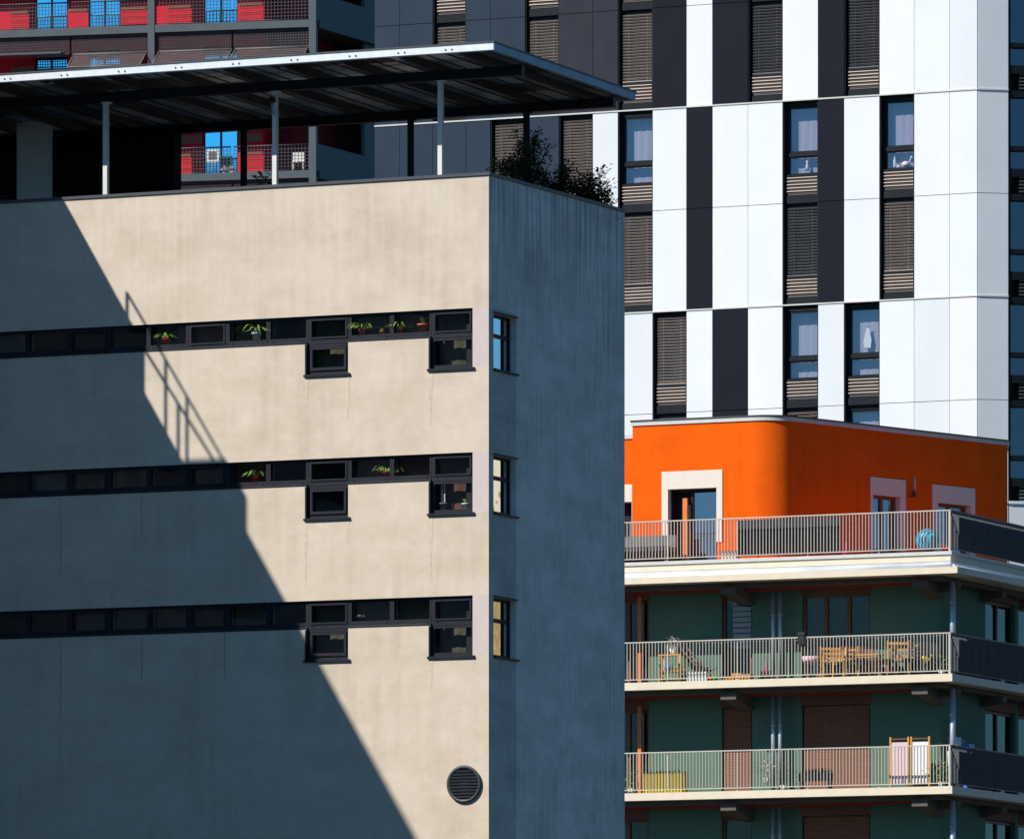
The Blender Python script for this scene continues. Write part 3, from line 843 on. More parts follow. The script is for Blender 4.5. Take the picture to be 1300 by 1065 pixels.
sill_thing('figurine', 1025, 216, 'small white figurine on a tower window sill beside a black panel', 'figurine', 'figure')
sill_thing('hanging_shirt', 1101, 443, 'white shirt on a hanger in the tower window above the orange storey', 'shirt', 'cloth')

# ================================================================== RED FLATS IN THE BACKGROUND
D_R = 300.0
R = Frame((401-CX)/F_PX*D_R, D_R, atan2(-1, 4.27))
red = thing('red_apartment_block', R, 'distant red walled flats behind a slate steel frame of mesh balconies', 'building')
RX = lambda px, y=0: R.fx(px, y)
pch = R.fz(391, 25)-R.fz(391, 216)
zb1 = R.fz(391, 25)
WY = 1.7
RL = RX(-60)
def beam_z(k): return zb1-pch*k, zb1-pch*k-.29
# steel frame
for px0, px1 in ((-20, -11), (187.5, 196), (392, 401)):
    b = MB(R); b.box(RX(px0), RX(px1), .0, .3, 0, zb1+pch); b.build('column', 'steel_slate', red)
xc = [RX(-11), RX(187.5), RX(196), RX(392)]
for k in range(-1, 8):
    t_, l_ = beam_z(k)
    b = MB(R); b.box(xc[0]+.002, xc[1]-.002, .02, .28, l_, t_); b.build('beam', 'steel_slate', red)
    b = MB(R); b.box(xc[2]+.002, xc[3]-.002, .02, .28, l_, t_); b.build('beam', 'steel_slate', red)
for k in range(-2, 16):
    z = zb1-.03-pch*k/2
    b = MB(R); b.box(RL, -.02, .31, 9, z-.22, z-.02); b.build('floor_slab', 'mesh_dark', red)
# walls with windows
xw = lambda px: R.fx(px, WY)
wins = [(44.5, 86), (112, 153), (258, 302)]
b = MB(R)
hol = []
for k in range(-2, 6):
    zf = zb1-.03-pch*k/2
    for a, c in wins:
        if k == 1 and a > 200: pass
        hol.append((xw(a), xw(c), zf+.02, zf+2.02))
WR = xw(334.5)
Wf = R.sub(0, WY, 0)
def rm_(x, z): return 'red_render'
facade(b, Wf, RL, WR, 0, zb1+pch, hol, .18, rm_, jamb='red_render')
for k in range(-1, 5):
    zf = zb1-.03-pch*k/2
    for a, c in ((14, 43), (87, 111), (154, 186), (214, 256), (304, 333)):
        for (q0, q1) in ((1.42, 1.74), (.92, 1.02)): b.box(xw(a), xw(c), -.03, -.002, zf+q0, zf+q1, 'terracotta', Wf)
        for q in range(26):
            if a != 87: b.box(xw(a), xw(c), -.015, -.001, zf+.05+q*.085, zf+.062+q*.085, 'red_soffit', Wf)
b.poly([(WR, WY, 0), (WR, WY+6, 0), (WR, WY+6, zb1+pch), (WR, WY, zb1+pch)], 'red_render', R)
b.build('wall', 'red_render', red)
b = MB(R); b.box(RL, WR-.05, WY+.19, 8.9, 0, zb1+pch-.01); b.box(WR, -.3, WY+5.5, 8.9, 0, zb1+pch-.01)
b.build('inner_wall', 'room_dark', red)
for h in hol:
    f = MB(Wf); frame_rect(f, Wf, h[0]+.005, h[1]-.005, h[2]+.005, h[3]-.005, .06, .12, .05)
    xm = (h[0]+h[1])/2; f.box(xm-.035, xm+.035, .055, .125, h[2]+.05, h[3]-.06)
    f.box(h[0], h[1], -.02, .05, h[3]-.003, h[3]+.25)
    w = f.build('window', 'black_metal', red)
    g = MB(Wf); g.poly([(h[0]+.05,.1,h[2]+.05),(h[1]-.05,.1,h[2]+.05),(h[1]-.05,.1,h[3]-.05),(h[0]+.05,.1,h[3]-.05)]); g.build('pane', 'glass_sky_blue', w)
# mesh balustrades, soffit mesh and tilted awnings
def mesh_panel(b, fr, x0, x1, z0, z1, y, y2=None, px=.13, pz=.13, r=.012):
    """woven wire panel; y2 = other depth at the bottom edge for a tilted one"""
    y2 = y if y2 is None else y2
    n = max(1, int((x1-x0)/px)); m = max(1, int((z1-z0)/pz))
    for i in range(n+1):
        x = x0+(x1-x0)*i/n
        b.poly([(x-r, y2, z0), (x+r, y2, z0), (x+r, y, z1), (x-r, y, z1)], None, fr)
    for j in range(m+1):
        z = z0+(z1-z0)*j/m; yy = y2+(y-y2)*j/m
        b.poly([(x0, yy, z-r), (x1, yy, z-r), (x1, yy, z+r), (x0, yy, z+r)], None, fr)
bays = [(xc[0], xc[1]), (xc[2], xc[3])]
for k in range(-1, 6):
    t_, l_ = beam_z(k)
    for (a, c) in bays:
        m_ = (a+c)/2
        for (p, q) in ((a, m_-.03), (m_+.03, c)):
            b = MB(R); mesh_panel(b, R, p+.04, q-.04, t_+.05, t_+.98, .12)
            b.bar((p+.03, .12, t_+1.0), (q-.03, .12, t_+1.0), .03); b.bar((p+.03, .12, t_+.05), (q-.03, .12, t_+.05), .02)
            b.build('balustrade', 'mesh_dark', red)
            b = MB(R); mesh_panel(b, R, p+.04, q-.04, l_-.68, l_-.06, .16, px=.10, pz=.10, r=.017)
            b.box(p+.03, q-.03, .15, .2, l_-.72, l_-.685); b.build('mesh_valance', 'mesh_dark', red)
# awnings under the first beam
t_, l_ = beam_z(0)
for a, c in ((92, 186), (200, 294.5), (297, 391)):
    b = MB(R); x0, x1 = RX(a), RX(c)
    mesh_panel(b, R, x0+.05, x1-.05, l_-1.35, l_-.75, .1, -.85, px=.085, pz=.085, r=.010)
    b.bar((x0+.03, .1, l_-.74), (x1-.03, .1, l_-.74), .03); b.bar((x0+.03, -.85, l_-1.36), (x1-.03, -.85, l_-1.36), .03)
    for x in (x0+.03, x1-.03): b.bar((x, .1, l_-.74), (x, -.85, l_-1.36), .03); b.bar((x, .12, l_-1.5), (x, -.8, l_-1.34), .02)
    b.build('mesh_awning', 'mesh_light', red)
b = MB(R); x0, x1 = RX(-10), RX(84); b.box(x0, x1, -.75, .15, l_-.80, l_-.74); b.build('raised_awning', 'steel_slate', red)
# right-hand side of the frame, in shade
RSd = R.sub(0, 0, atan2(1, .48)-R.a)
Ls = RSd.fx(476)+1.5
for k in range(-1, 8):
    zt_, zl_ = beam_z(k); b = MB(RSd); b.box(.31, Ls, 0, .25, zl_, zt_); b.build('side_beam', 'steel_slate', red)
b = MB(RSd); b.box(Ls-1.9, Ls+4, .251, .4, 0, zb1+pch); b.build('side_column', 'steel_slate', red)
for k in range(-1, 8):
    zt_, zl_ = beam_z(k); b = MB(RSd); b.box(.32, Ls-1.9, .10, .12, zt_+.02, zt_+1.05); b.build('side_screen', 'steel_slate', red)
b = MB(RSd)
b.box(Ls-4.4, Ls+6, 1.6, 3.5, 0, zb1+pch); b.build('side_wall', 'red_render_shade', red)
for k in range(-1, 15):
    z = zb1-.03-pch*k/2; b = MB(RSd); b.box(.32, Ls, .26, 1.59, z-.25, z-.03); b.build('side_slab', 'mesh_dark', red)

# things on the red balconies
def tiny_chair(fr, label, m='white_pot', group=None):
    t = thing('garden_chair', fr, label, 'chair', group)
    b = MB(fr); b.box(-.22,.22,-.22,.22,.42,.46); b.build('seat', m, t)
    b = MB(fr); b.box(-.22,.22,.19,.23,.50,.86); b.build('backrest', m, t)
    for sx in (-1, 1):
        for sy in (-1, 1):
            b = MB(fr); b.box(sx*.20-.02, sx*.20+.02, sy*.19-.02, sy*.19+.02, 0, .42 if sy < 0 else .499); b.build('leg', m, t)
    return t
zf = beam_z(1)[0]-.04
tiny_chair(R.sub(R.fx(378.5, .7), .7, .2, zf), 'white garden chair on the lower distant mesh balcony')
fr = R.sub(R.fx(270, .8), .8, 0, zf)
t = thing('picture_frame', fr, 'small white framed board leaning inside the lower blue window', 'board')
b = MB(fr); frame_rect(b, fr, -.25, .25, .55, 1.05, -.02, .02, .09); b.build('frame', 'white_pot', t)
b = MB(fr); b.box(-.16, .16, -.01, .015, .64, .96); b.build('board', 'grey_cloth', t)
b = MB(fr); b.bar((0,.03,0),(0,.0,.55),.015); b.bar((-.2,-.05,0),(0,0,.55),.012); b.bar((.2,-.05,0),(0,0,.55),.012); b.build('easel_leg', 'mesh_light', t)
for px, lb in ((285, 'left of the two white flowering pots on the distant lower balcony'), (294, 'right of the two white flowering pots on the distant lower balcony')):
    fr = R.sub(R.fx(px, .6), .6, 0, zf); rs = random.Random(px)
    t = thing('flower_pot', fr, lb, 'plant', 'white flowers on the red flats')
    b = MB(fr); b.lathe((0,0,0), [(.09,0),(.12,.18),(.1,.18)], n=12); b.build('pot', 'white_pot', t)
    b = MB(fr)
    for q in range(40):
        th = rs.uniform(0, 6.28); e = rs.uniform(0, 1.4); leaf(b, (0,0,.18), (cos(th)*cos(e), sin(th)*cos(e), sin(e)), .24, .05)
    b.build('flowers', 'white_cloth', t)

# ================================================================== BALCONY BLOCK WITH ORANGE TOP STOREY
D_G = 203.0
G = Frame((1206-CX)/F_PX*D_G, D_G, TH)
GS = G.sub(0, 0, pi/2)
gb = thing('balcony_block', G, 'green flats with long railed balconies and a bright orange rounded top storey', 'building')
GL = G.fx(690)
SIDE = 9.0
WYG = 1.42
WXS = -.85                        # side wall plane
z1t = G.fz(1206, 699.5)            # terrace floor level
z2t = G.fz(1206, 855)
z3t = G.fz(1206, 997.5)
fl_h = z2t-z3t
floors = [z1t, z2t, z3t]+[z3t-fl_h*k for k in range(1, 5)]
# slabs: L shaped in plan by two boxes
def slab(name, m, z0, z1, out, top=False):
    b = MB(G)
    b.box(GL, out, -out, WYG+3, z0, z1)
    b.box(-3.2, out, WYG+3.001, SIDE, z0, z1)
    return b.build(name, m, gb)
slab('kerb', 'coping_grey', z1t-.09, z1t, .07)
slab('terrace_slab', 'cream_slab', z1t-.26, z1t-.094, .03)
slab('gutter', 'zinc', z1t-.43, z1t-.264, .02)
slab('overhang_slab', 'cream_slab', z1t-.60, z1t-.434, .33)
b = MB(G)
b.bar((GL, -.10, z1t-.40), (.07, -.10, z1t-.40), .06, n=8); b.bar((.10, -.05, z1t-.40), (.10, SIDE, z1t-.40), .06, n=8); b.build('gutter_pipe', 'zinc', gb)
for z in floors[1:]:
    slab('balcony_slab', 'cream_slab', z-.20, z, .10)
for z in floors[1:]:
    b = MB(G); b.box(GL, -.05, .05, WYG+2.9, z+.002, z+.012); b.box(-3.1, -.05, WYG+2.901, SIDE-.1, z+.002, z+.012); b.build('floor_covering', 'balcony_floor', gb)
b = MB(G); b.box(GL, -.05, .07, WYG+7, z1t+.002, z1t+.012); b.box(-6, -.05, WYG+7.001, SIDE-.1, z1t+.002, z1t+.012); b.build('floor_covering', 'terrace_red_bounce', gb)  # out-of-sight terrace floor, its red added as bounce for the flank
# soffits in darker concrete with a red line, then cantilever brackets
for k, z in enumerate(floors[:-1]):
    zz = z-.60 if k == 0 else z-.20
    b = MB(G)
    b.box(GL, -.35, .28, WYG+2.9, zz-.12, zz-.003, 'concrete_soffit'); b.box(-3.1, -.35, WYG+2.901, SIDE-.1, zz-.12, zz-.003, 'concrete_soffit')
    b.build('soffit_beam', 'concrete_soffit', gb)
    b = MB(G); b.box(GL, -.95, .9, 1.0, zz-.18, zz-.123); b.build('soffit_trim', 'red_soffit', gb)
    for px in (925, 1168):
        x = G.fx(px, .15)
        b = MB(G)
        if px < 1000 or True:
            b.box(x-.22, x+.22, .12, .35, zz-.30, zz-.124)
            # bracket tapering back to the wall
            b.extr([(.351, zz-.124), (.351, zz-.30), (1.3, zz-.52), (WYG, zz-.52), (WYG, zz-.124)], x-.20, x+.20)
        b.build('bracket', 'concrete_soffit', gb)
    for yy in (1.2, 4.6, 8.0):
        b = MB(GS); b.extr([(.2, zz-.124), (.2, zz-.26), (-WXS, zz-.40), (-WXS, zz-.124)], yy-.15, yy+.15); b.build('side_bracket', 'concrete_soffit', gb)
# walls of the green storeys
GW = G.sub(0, WYG, 0)
xg = lambda px: G.fx(px, WYG)
opens = [(742, 823.5, .0, 2.25), (916, 955, .0, 2.25), (1018, 1105, .0, 2.25)]
hl = []
for z in floors[1:]:
    for a, c, q0, q1 in opens: hl.append((xg(a), xg(c), z+.02, z+2.30))
b = MB(G)
facade(b, GW, GL, WXS, 0, z1t-.72, hl, .22, lambda x, z: 'green_render', jamb='green_render')
GWS = G.sub(WXS, WYG, pi/2)
sho = []
for z in floors[1:]:
    sho.append((GWS.fx(1251), GWS.fx(1289), z+.02, z+2.30)); sho.append((GWS.fx(1293), GWS.fx(1330), z+.02, z+2.30))
facade(b, GWS, 0, SIDE-WYG, 0, z1t-.72, sho, .22, lambda x, z: 'green_render', jamb='green_render')
b.build('green_wall', 'green_render', gb)
b = MB(G)
b.box(GL, WXS-.30, WYG+.6, 8.9, 0, z1t-.60, 'room_dark'); b.build('inner_wall', 'room_dark', gb)
# panels above openings and glazed doors
for h_i, h in enumerate(hl):
    fl_i, op = divmod(h_i, 3)
    f = MB(GW)
    f.box(h[0]-.02, h[1]+.02, -.015, -.002, h[3]+.0, h[3]+.28, 'lintel_brown')
    f.build('lintel_panel', 'lintel_brown', gb)
    f = MB(GW); frame_rect(f, GW, h[0]+.01, h[1]-.01, h[2], h[3]-.01, .10, .17, .07)
    n = 3 if h[1]-h[0] > 1.5 else 1
    for q in range(1, n):
        xx = h[0]+(h[1]-h[0])*q/n; f.box(xx-.05, xx+.05, .095, .175, h[2]+.07, h[3]-.08)
    w = f.build('balcony_door', 'dark_wood', gb)
    g = MB(GW); g.poly([(h[0]+.07,.15,h[2]+.07),(h[1]-.07,.15,h[2]+.07),(h[1]-.07,.15,h[3]-.08),(h[0]+.07,.15,h[3]-.08)]); g.build('pane', 'glass_door', w)
    c_ = MB(GW); x0, x1 = h[0]+.03, h[1]-.03; N = max(8, int((x1-x0)/.07))
    if op == 2 and fl_i > 0 or (op == 1 and fl_i == 1):      # roller shutter
        z = h[3]-.05
        while z > h[2]+.08: c_.box(x0+.02, x1-.02, .055, .075, z-.055, z-.005); z -= .06
        c_.build('roller_shutter', 'terracotta' , w)
    elif op == 1 and fl_i == 0:
        z = h[3]-.1
        while z > h[2]+.95: c_.box(x0+.22, x1-.05, .19, .20, z-.105, z); z -= .145
        c_.build('striped_blind', 'white_cloth', w)
    else:
        for q in range(N):
            xa_, xb_ = x0+(x1-x0)*q/N, x0+(x1-x0)*(q+1)/N
            ya, yb_ = .26+.03*(q % 2), .26+.03*((q+1) % 2)
            c_.poly([(xa_,ya,h[2]),(xb_,yb_,h[2]),(xb_,yb_,h[3]),(xa_,ya,h[3])])
        c_.build('curtain', 'curtain_grey' if op == 2 else 'dark_cloth', w)
for h in sho:
    f = MB(GWS); frame_rect(f, GWS, h[0]+.01, h[1]-.01, h[2], h[3]-.01, .10, .17, .07); xx = (h[0]+h[1])/2; f.box(xx-.05, xx+.05, .095, .175, h[2]+.07, h[3]-.08)
    w = f.build('balcony_door', 'dark_steel', gb)
    g = MB(GWS); g.poly([(h[0]+.07,.15,h[2]+.07),(h[1]-.07,.15,h[2]+.07),(h[1]-.07,.15,h[3]-.08),(h[0]+.07,.15,h[3]-.08)]); g.build('pane', 'glass_door', w)
    f = MB(GWS); f.box(h[0], h[1], -.015, -.002, h[3]+.0, h[3]+.28); f.build('lintel_panel', 'lintel_brown', gb)
# orange door posts on the green floors
for z in floors[1:3]:
    x = G.fx(812, WYG-.08)
    b = MB(G); b.box(x-.05, x+.05, WYG-.10, WYG-.04, z, z+2.4); b.build('door_post', 'orange_wood', gb)
# downpipes
for px, y in ((981.5, 1.1), (990.5, 1.1)):
    x = G.fx(px, y)
    for k, z in enumerate(floors[1:4]):
        top = (floors[k]-.72) if k == 0 else floors[k]-.33
        b = MB(G); b.bar((x, y, z+.001), (x, y, top), .055, n=10); b.bar((x, y, z+1.75), (x, y, z+1.80), .068, n=10); b.build('downpipe', 'pipe', gb)
for k, z in enumerate(floors[1:4]):
    x = G.fx(1209.5, .9); top = (floors[k]-.72) if k == 0 else floors[k]-.33
    b = MB(G); b.bar((x, .9, z+.001), (x, .9, top), .075, n=12); b.bar((x, .9, z+1.9), (x, .9, z+1.95), .09, n=12); b.build('downpipe', 'pipe', gb)
# railings
def railing(z, side_m='rail_grey'):
    b = MB(G)
    h = 1.08
    b.box(GL, .02, -.025, .025, z+h-.03, z+h)
    b.box(GL, .0, -.012, .012, z+.07, z+.095)
    x = -.09
    while x > GL:
        b.box(x-.0075, x+.0075, -.02, .02, z+.096, z+h-.031); x -= .0905
    b.box(-.035, .02, -.021, .021, z+.0, z+h-.031)
    x = -2.0
    while x > GL:
        b.box(x-.012, x+.012, .026, .06, z+.0, z+h-.04); x -= 2.0
    b.build('railing', 'rail_white', gb)
    b = MB(GS)
    b.box(.06, SIDE, -.02, .03, z+h-.03, z+h+.004)
    b.box(.06, SIDE, -.012, .012, z+.07, z+.095)
    y = .10
    while y < SIDE:
        b.box(y-.006, y+.006, -.025, .025, z+.096, z+h-.031); y += .085
    b.build('side_railing', side_m, gb)
    b = MB(GS); b.box(.55, SIDE, .04, .05, z+.09, z+h-.06); b.build('side_screen', 'rail_grey', gb)
for z in floors[:5]: railing(z)

# ------------------------------------------------------------------ orange storey
YO = 1.75
xo0 = G.fx(803, YO)
xs_ = G.fx(957, YO); rr = .95; TURN = atan2(1, .9226)-TH
ZO = G.fz(803, 541, YO)
ex, ey = xs_+rr*sin(TURN), YO+rr-rr*cos(TURN)
OA = G.sub(ex, ey, TURN)          # angled flank frame
L_A = OA.fx(1279)
OF = G.sub(0, YO, 0)
zda = OF.fz(880, 598)
# main front with door opening
so = [(G.fx(841, YO), G.fx(917, YO)), ]
dx0, dx1 = OF.fx(848.5), OF.fx(910)
dz1 = OF.fz(880, 620)
b = MB(G)
facade(b, OF, xo0, xs_, z1t, ZO, [(dx0, dx1, z1t+.02, dz1)], .35, lambda x, z: 'orange_render', jamb='cream_trim')
N = 20; pr = None
for q in range(N+1):
    a = TURN*q/N; p = (xs_+rr*sin(a), YO+rr-rr*cos(a))
    if pr: b.poly([(pr[0],pr[1],z1t),(p[0],p[1],z1t),(p[0],p[1],ZO),(pr[0],pr[1],ZO)], 'orange_render', G, True)
    pr = p
ZOR = OA.fz(1279, 566)
w1 = (OA.fx(1107.5), OA.fx(1142), z1t, OA.fz(1125, 629.5)); w2 = (OA.fx(1190), OA.fx(1231), z1t, OA.fz(1210, 640))
facade(b, OA, 0, L_A, z1t, ZO, [(w1[0], w1[1], z1t+.02, w1[3]), (w2[0], w2[1], z1t+.02, w2[3])], .35, lambda x, z: 'orange_render', jamb='cream_trim')
q = OA.w((L_A, 0, 0)); qi = G.inv(q)
b.poly([(qi[0], qi[1], z1t), (qi[0]-2, qi[1]+5, z1t), (qi[0]-2, qi[1]+5, ZO), (qi[0], qi[1], ZO)], 'orange_render', G)
b.poly([(xo0, YO, z1t), (xo0, YO, ZO), (xo0, YO+6, ZO), (xo0, YO+6, z1t)], 'orange_render', G)
# lower annex further left
zan = G.fz(803, 557, YO+.5)
AN = G.sub(0, YO+.5, 0)
facade(b, AN, GL+.3, xo0-.002, z1t, zan, [(AN.fx(775), AN.fx(802.5), z1t+.02, AN.fz(800, 637))], .3, lambda x, z: 'orange_render', jamb='room_dark')
b.build('orange_wall', 'orange_render', gb)
print('orange roof err', ZOR-ZO)
# roof slab following the plan
def plan(off, inset):
    pts = [(xo0-off, YO-off)]
    for q in range(N+1):
        a = TURN*q/N; pts.append((xs_+(rr+off)*sin(a), YO+rr-(rr+off)*cos(a)))
    qx = G.inv(OA.w((L_A+off, -off, 0))); pts.append((qx[0], qx[1]))
    pts.append((qx[0]-2, qx[1]+5)); pts.append((xo0-off, YO+7))
    return pts
b = MB(G); b.prism(plan(.035, 0), ZO+.002, ZO+.11); b.build('roof_edge', 'coping_grey', gb)
b = MB(G); b.prism(plan(.055, 0), ZO+.112, ZO+.15); b.build('roof_sheet', 'cap_metal', gb)
b = MB(G); b.box(GL+.2, xo0-.12, YO+.46, YO+5, zan+.002, zan+.10); b.build('annex_roof_edge', 'coping_grey', gb)
# surrounds
def surround(fr, x0, x1, zt, ox0, ox1, ozt, zb, m='cream_trim'):
    b = MB(fr)
    b.box(x0, x1, -.03, -.002, ozt, zt); b.box(x0, ox0, -.03, -.002, zb, ozt-.001); b.box(ox1, x1, -.03, -.002, zb, ozt-.001)
    return b.build('door_surround', m, gb)
surround(OF, OF.fx(840.5), OF.fx(917.5), OF.fz(880, 597.5), dx0, dx1, dz1, z1t+.62)
surround(OA, OA.fx(1104.5), OA.fx(1149), OA.fz(1127, 607.5), w1[0], w1[1], w1[3], z1t)
surround(OA, OA.fx(1183), OA.fx(1237), OA.fz(1210, 617.5), w2[0], w2[1], w2[3], z1t)
surround(AN, AN.fx(772), AN.fx(803), AN.fz(800, 615), AN.fx(775), AN.fx(802.5), AN.fz(800, 637), z1t)
# terrace door
f = MB(OF); frame_rect(f, OF, dx0+.01, dx1-.01, z1t+.02, dz1-.01, .18, .26, .07); xm = OF.fx(873, .2)
f.box(xm+.10, xm+.18, .175, .27, z1t+.1, dz1-.09)
w = f.build('terrace_door', 'black_metal', gb)
f = MB(OF); f.box(xm-.07, xm+.06, .02, .10, z1t+.02, dz1-.25); f.build('door_leaf_edge', 'orange_wood', w)
g = MB(OF); g.poly([(xm+.18,.22,z1t+.1),(dx1-.08,.22,z1t+.1),(dx1-.08,.22,dz1-.1),(xm+.18,.22,dz1-.1)]); g.build('pane', 'glass_orange', w)
f = MB(OF); f.box(dx0, dx1, .36, .40, z1t, dz1); f.build('dark_lining', 'room_dark', w)
for ww in (w1, w2):
    f = MB(OA); frame_rect(f, OA, ww[0]+.01, ww[1]-.01, z1t+.02, ww[3]-.01, .14, .2, .07); xm = ww[0]+(ww[1]-ww[0])*.48
    f.box(xm-.05, xm+.05, .135, .205, z1t+.09, ww[3]-.08); w = f.build('terrace_door', 'dark_wood', gb)
    g = MB(OA); g.poly([(ww[0]+.08,.18,z1t+.1),(ww[1]-.08,.18,z1t+.1),(ww[1]-.08,.18,ww[3]-.08),(ww[0]+.08,.18,ww[3]-.08)]); g.build('pane', 'glass_orange', w)
    f = MB(OA); f.box(ww[0], ww[1], .36, .40, z1t, ww[3]); f.build('dark_lining', 'room_dark', w)
f = MB(AN); f.box(AN.fx(775), AN.fx(802.5), .31, .35, z1t, AN.fz(800, 637)); f.build('dark_lining', 'room_dark', gb)
# wall lamp on the flank
x, z = OA.f(1160, 625, -.12)
fr = OA.sub(x, -.08, 0, z)
t = thing('wall_lamp', fr, 'slim dark blue wall lamp between the two doors of the red-shaded flank', 'lamp')
b = MB(fr); b.box(-.03,.03,-.12,.07,-.12,-.08); b.lathe((0,-.05,-.08), [(.05,0),(.05,.1),(.02,.12)], n=12); b.build('bracket', 'dark_steel', t)
b = MB(fr); b.lathe((.03,-.05,.04), [(.03,0),(.035,.25),(.015,.40)], n=12); b.build('lamp_tube', 'pipe', t)

# ------------------------------------------------------------------ things on the balconies
def gfr(px, y, z, rot=0): return G.sub(G.fx(px, y), y, rot, z)
# terrace
fr = gfr(868, .55, z1t); W2 = (G.fx(1066, .4)-G.fx(936, .4))
fr = G.sub(G.fx(936, .3), .3, 0, z1t)
t = thing('windbreak_screen', fr, 'long black windbreak screen tied behind the orange terrace railing', 'screen')
b = MB(fr); b.box(0, W2, 0, .012, .08, 1.04); b.build('screen_sheet', 'dark_cloth', t)
for k in range(6):
    b = MB(fr); x = W2*k/5; b.bar((x, .03, 0), (x, .03, 1.02), .015); b.build('stake', 'dark_steel', t)
fr = gfr(820, .9, z1t)
t = thing('outdoor_sofa', fr, 'grey cushioned outdoor sofa at the left end of the orange terrace', 'sofa')
b = MB(fr); b.box(-1.0, .75, -.35, .35, .12, .34); b.build('base', 'dark_cloth', t)
for k in range(3):
    b = MB(fr); b.box(-.98+.58*k, -.42+.58*k, -.33, .33, .345, .46); b.build('cushion', 'grey_cloth', t)
b = MB(fr); b.box(-1.0, .75, .28, .40, .47, .80); b.build('backrest', 'grey_cloth', t)
for sx in (-.95, .7):
    for sy in (-.3, .3): b = MB(fr); b.box(sx-.03, sx+.03, sy-.03, sy+.03, 0, .12); b.build('leg', 'dark_steel', t)
fr = gfr(926, .9, z1t)
t = thing('planter', fr, 'low cream planter box beside the terrace door', 'planter')
b = MB(fr); b.box(-.20,.24,-.15,.15,0,.26); b.box(-.22,.26,-.17,.17,.261,.29); b.build('box', 'cream_trim', t)
fr = gfr(1177, .35, z1t+.33)
t = tag(MB(fr).lathe((0,0,0), [(.31*sin(pi*k/14)+.0005, -.31*cos(pi*k/14)) for k in range(15)], n=28).build('exercise_ball', 'blue_rubber', None, fr), 'large light blue exercise ball behind the right end of the terrace railing', 'ball')
fr = gfr(1199, .35, z1t)
t = thing('flower_pot', fr, 'small orange-red pot in the front corner of the terrace', 'pot')
b = MB(fr); b.lathe((0,0,0), [(.06,0),(.09,.16),(.1,.16),(.1,.19),(.08,.19)], n=14); b.build('pot', 'red_plastic', t)
b = MB(fr); b.lathe((0,0,.15), [(.08,0),(.06,.02)], n=10); b.build('soil', 'soil', t)
fr = gfr(1071, .5, z1t)
t = thing('toy_slide', fr, 'small pink plastic toy just right of the black windbreak', 'toy')
b = MB(fr); b.box(-.22,.10,-.1,.1,0,.10); b.build('base', 'pink_plastic', t)
b = MB(fr); b.box(.03,.10,-.05,.05,.101,.38); b.build('handle', 'pink_plastic', t)

def chair(fr, label, wood='pine_wood', seat='pine_wood', w=.46, h=.9, slats=3, group='wooden chairs on the middle balcony', name='wooden_chair', arms=False):
    t = thing(name, fr, label, 'chair', group)
    b = MB(fr); b.box(-w/2, w/2, -.22, .22, .42, .46); b.build('seat', seat, t)
    for sx in (-1, 1):
        b = MB(fr); b.box(sx*w/2-.022, sx*w/2+.022, -.22, -.176, 0, .419 if not arms else .64); b.build('leg', wood, t)
        b = MB(fr); b.extr([(.18, 0), (.225, 0), (.30, h), (.262, h)], sx*w/2-.022, sx*w/2+.022); b.build('leg', wood, t)
        if arms: b = MB(fr); b.box(sx*w/2-.03, sx*w/2+.03, -.24, .235, .641, .67); b.build('armrest', wood, t)
    b = MB(fr)
    for k in range(slats):
        z = .56+k*(h-.60)/max(1, slats-1)*.9; yy = .235+(z-.4)*.085
        b.box(-w/2+.023, w/2-.023, yy-.01, yy+.012, z-.035, z+.035)
    b.build('backrest', wood, t)
    return t
def table(fr, label, w, d, h, wood='pine_wood', top='pine_wood', name='wooden_table', group=None):
    t = thing(name, fr, label, 'table', group)
    b = MB(fr); b.box(-w/2, w/2, -d/2, d/2, h-.035, h); b.build('tabletop', top, t)
    for sx in (-1, 1):
        for sy in (-1, 1):
            b = MB(fr); b.box(sx*(w/2-.05)-.025, sx*(w/2-.05)+.025, sy*(d/2-.05)-.025, sy*(d/2-.05)+.025, 0, h-.036); b.build('leg', wood, t)
    b = MB(fr); b.box(-w/2+.08, w/2-.08, -d/2+.03, -d/2+.05, h-.11, h-.037); b.build('apron', wood, t)
    return t
# middle balcony
fr = gfr(853, .75, z2t)
t = thing('shelf_unit', fr, 'open pine shelf unit at the left of the middle balcony', 'shelf')
for sx in (-1, 1):
    for sy in (-1, 1): b = MB(fr); b.box(sx*.29-.025, sx*.29+.025, sy*.16-.025, sy*.16+.025, 0, .74); b.build('post', 'pine_wood', t)
for z in (.10, .30, .74): b = MB(fr); b.box(-.33, .33, -.19, .19, z+.001, z+.036); b.build('shelf', 'pine_wood', t)
fr2 = gfr(850, .75, z2t+.337); t = thing('storage_box', fr2, 'small blue box on the pine shelf unit', 'box'); b = MB(fr2); b.box(-.12,.05,-.1,.1,0,.14); b.build('box_body', 'blue_plastic', t); b = MB(fr2); b.box(-.13,.06,-.11,.11,.141,.165); b.build('lid', 'blue_plastic', t)
fr2 = gfr(860, .75, z2t+.337); t = thing('storage_box', fr2, 'small yellow box on the pine shelf unit', 'box'); b = MB(fr2); b.box(-.08,.08,-.1,.1,0,.10); b.build('box_body', 'yellow_plastic', t); b = MB(fr2); b.box(-.09,.09,-.11,.11,.101,.12); b.build('lid', 'yellow_plastic', t)
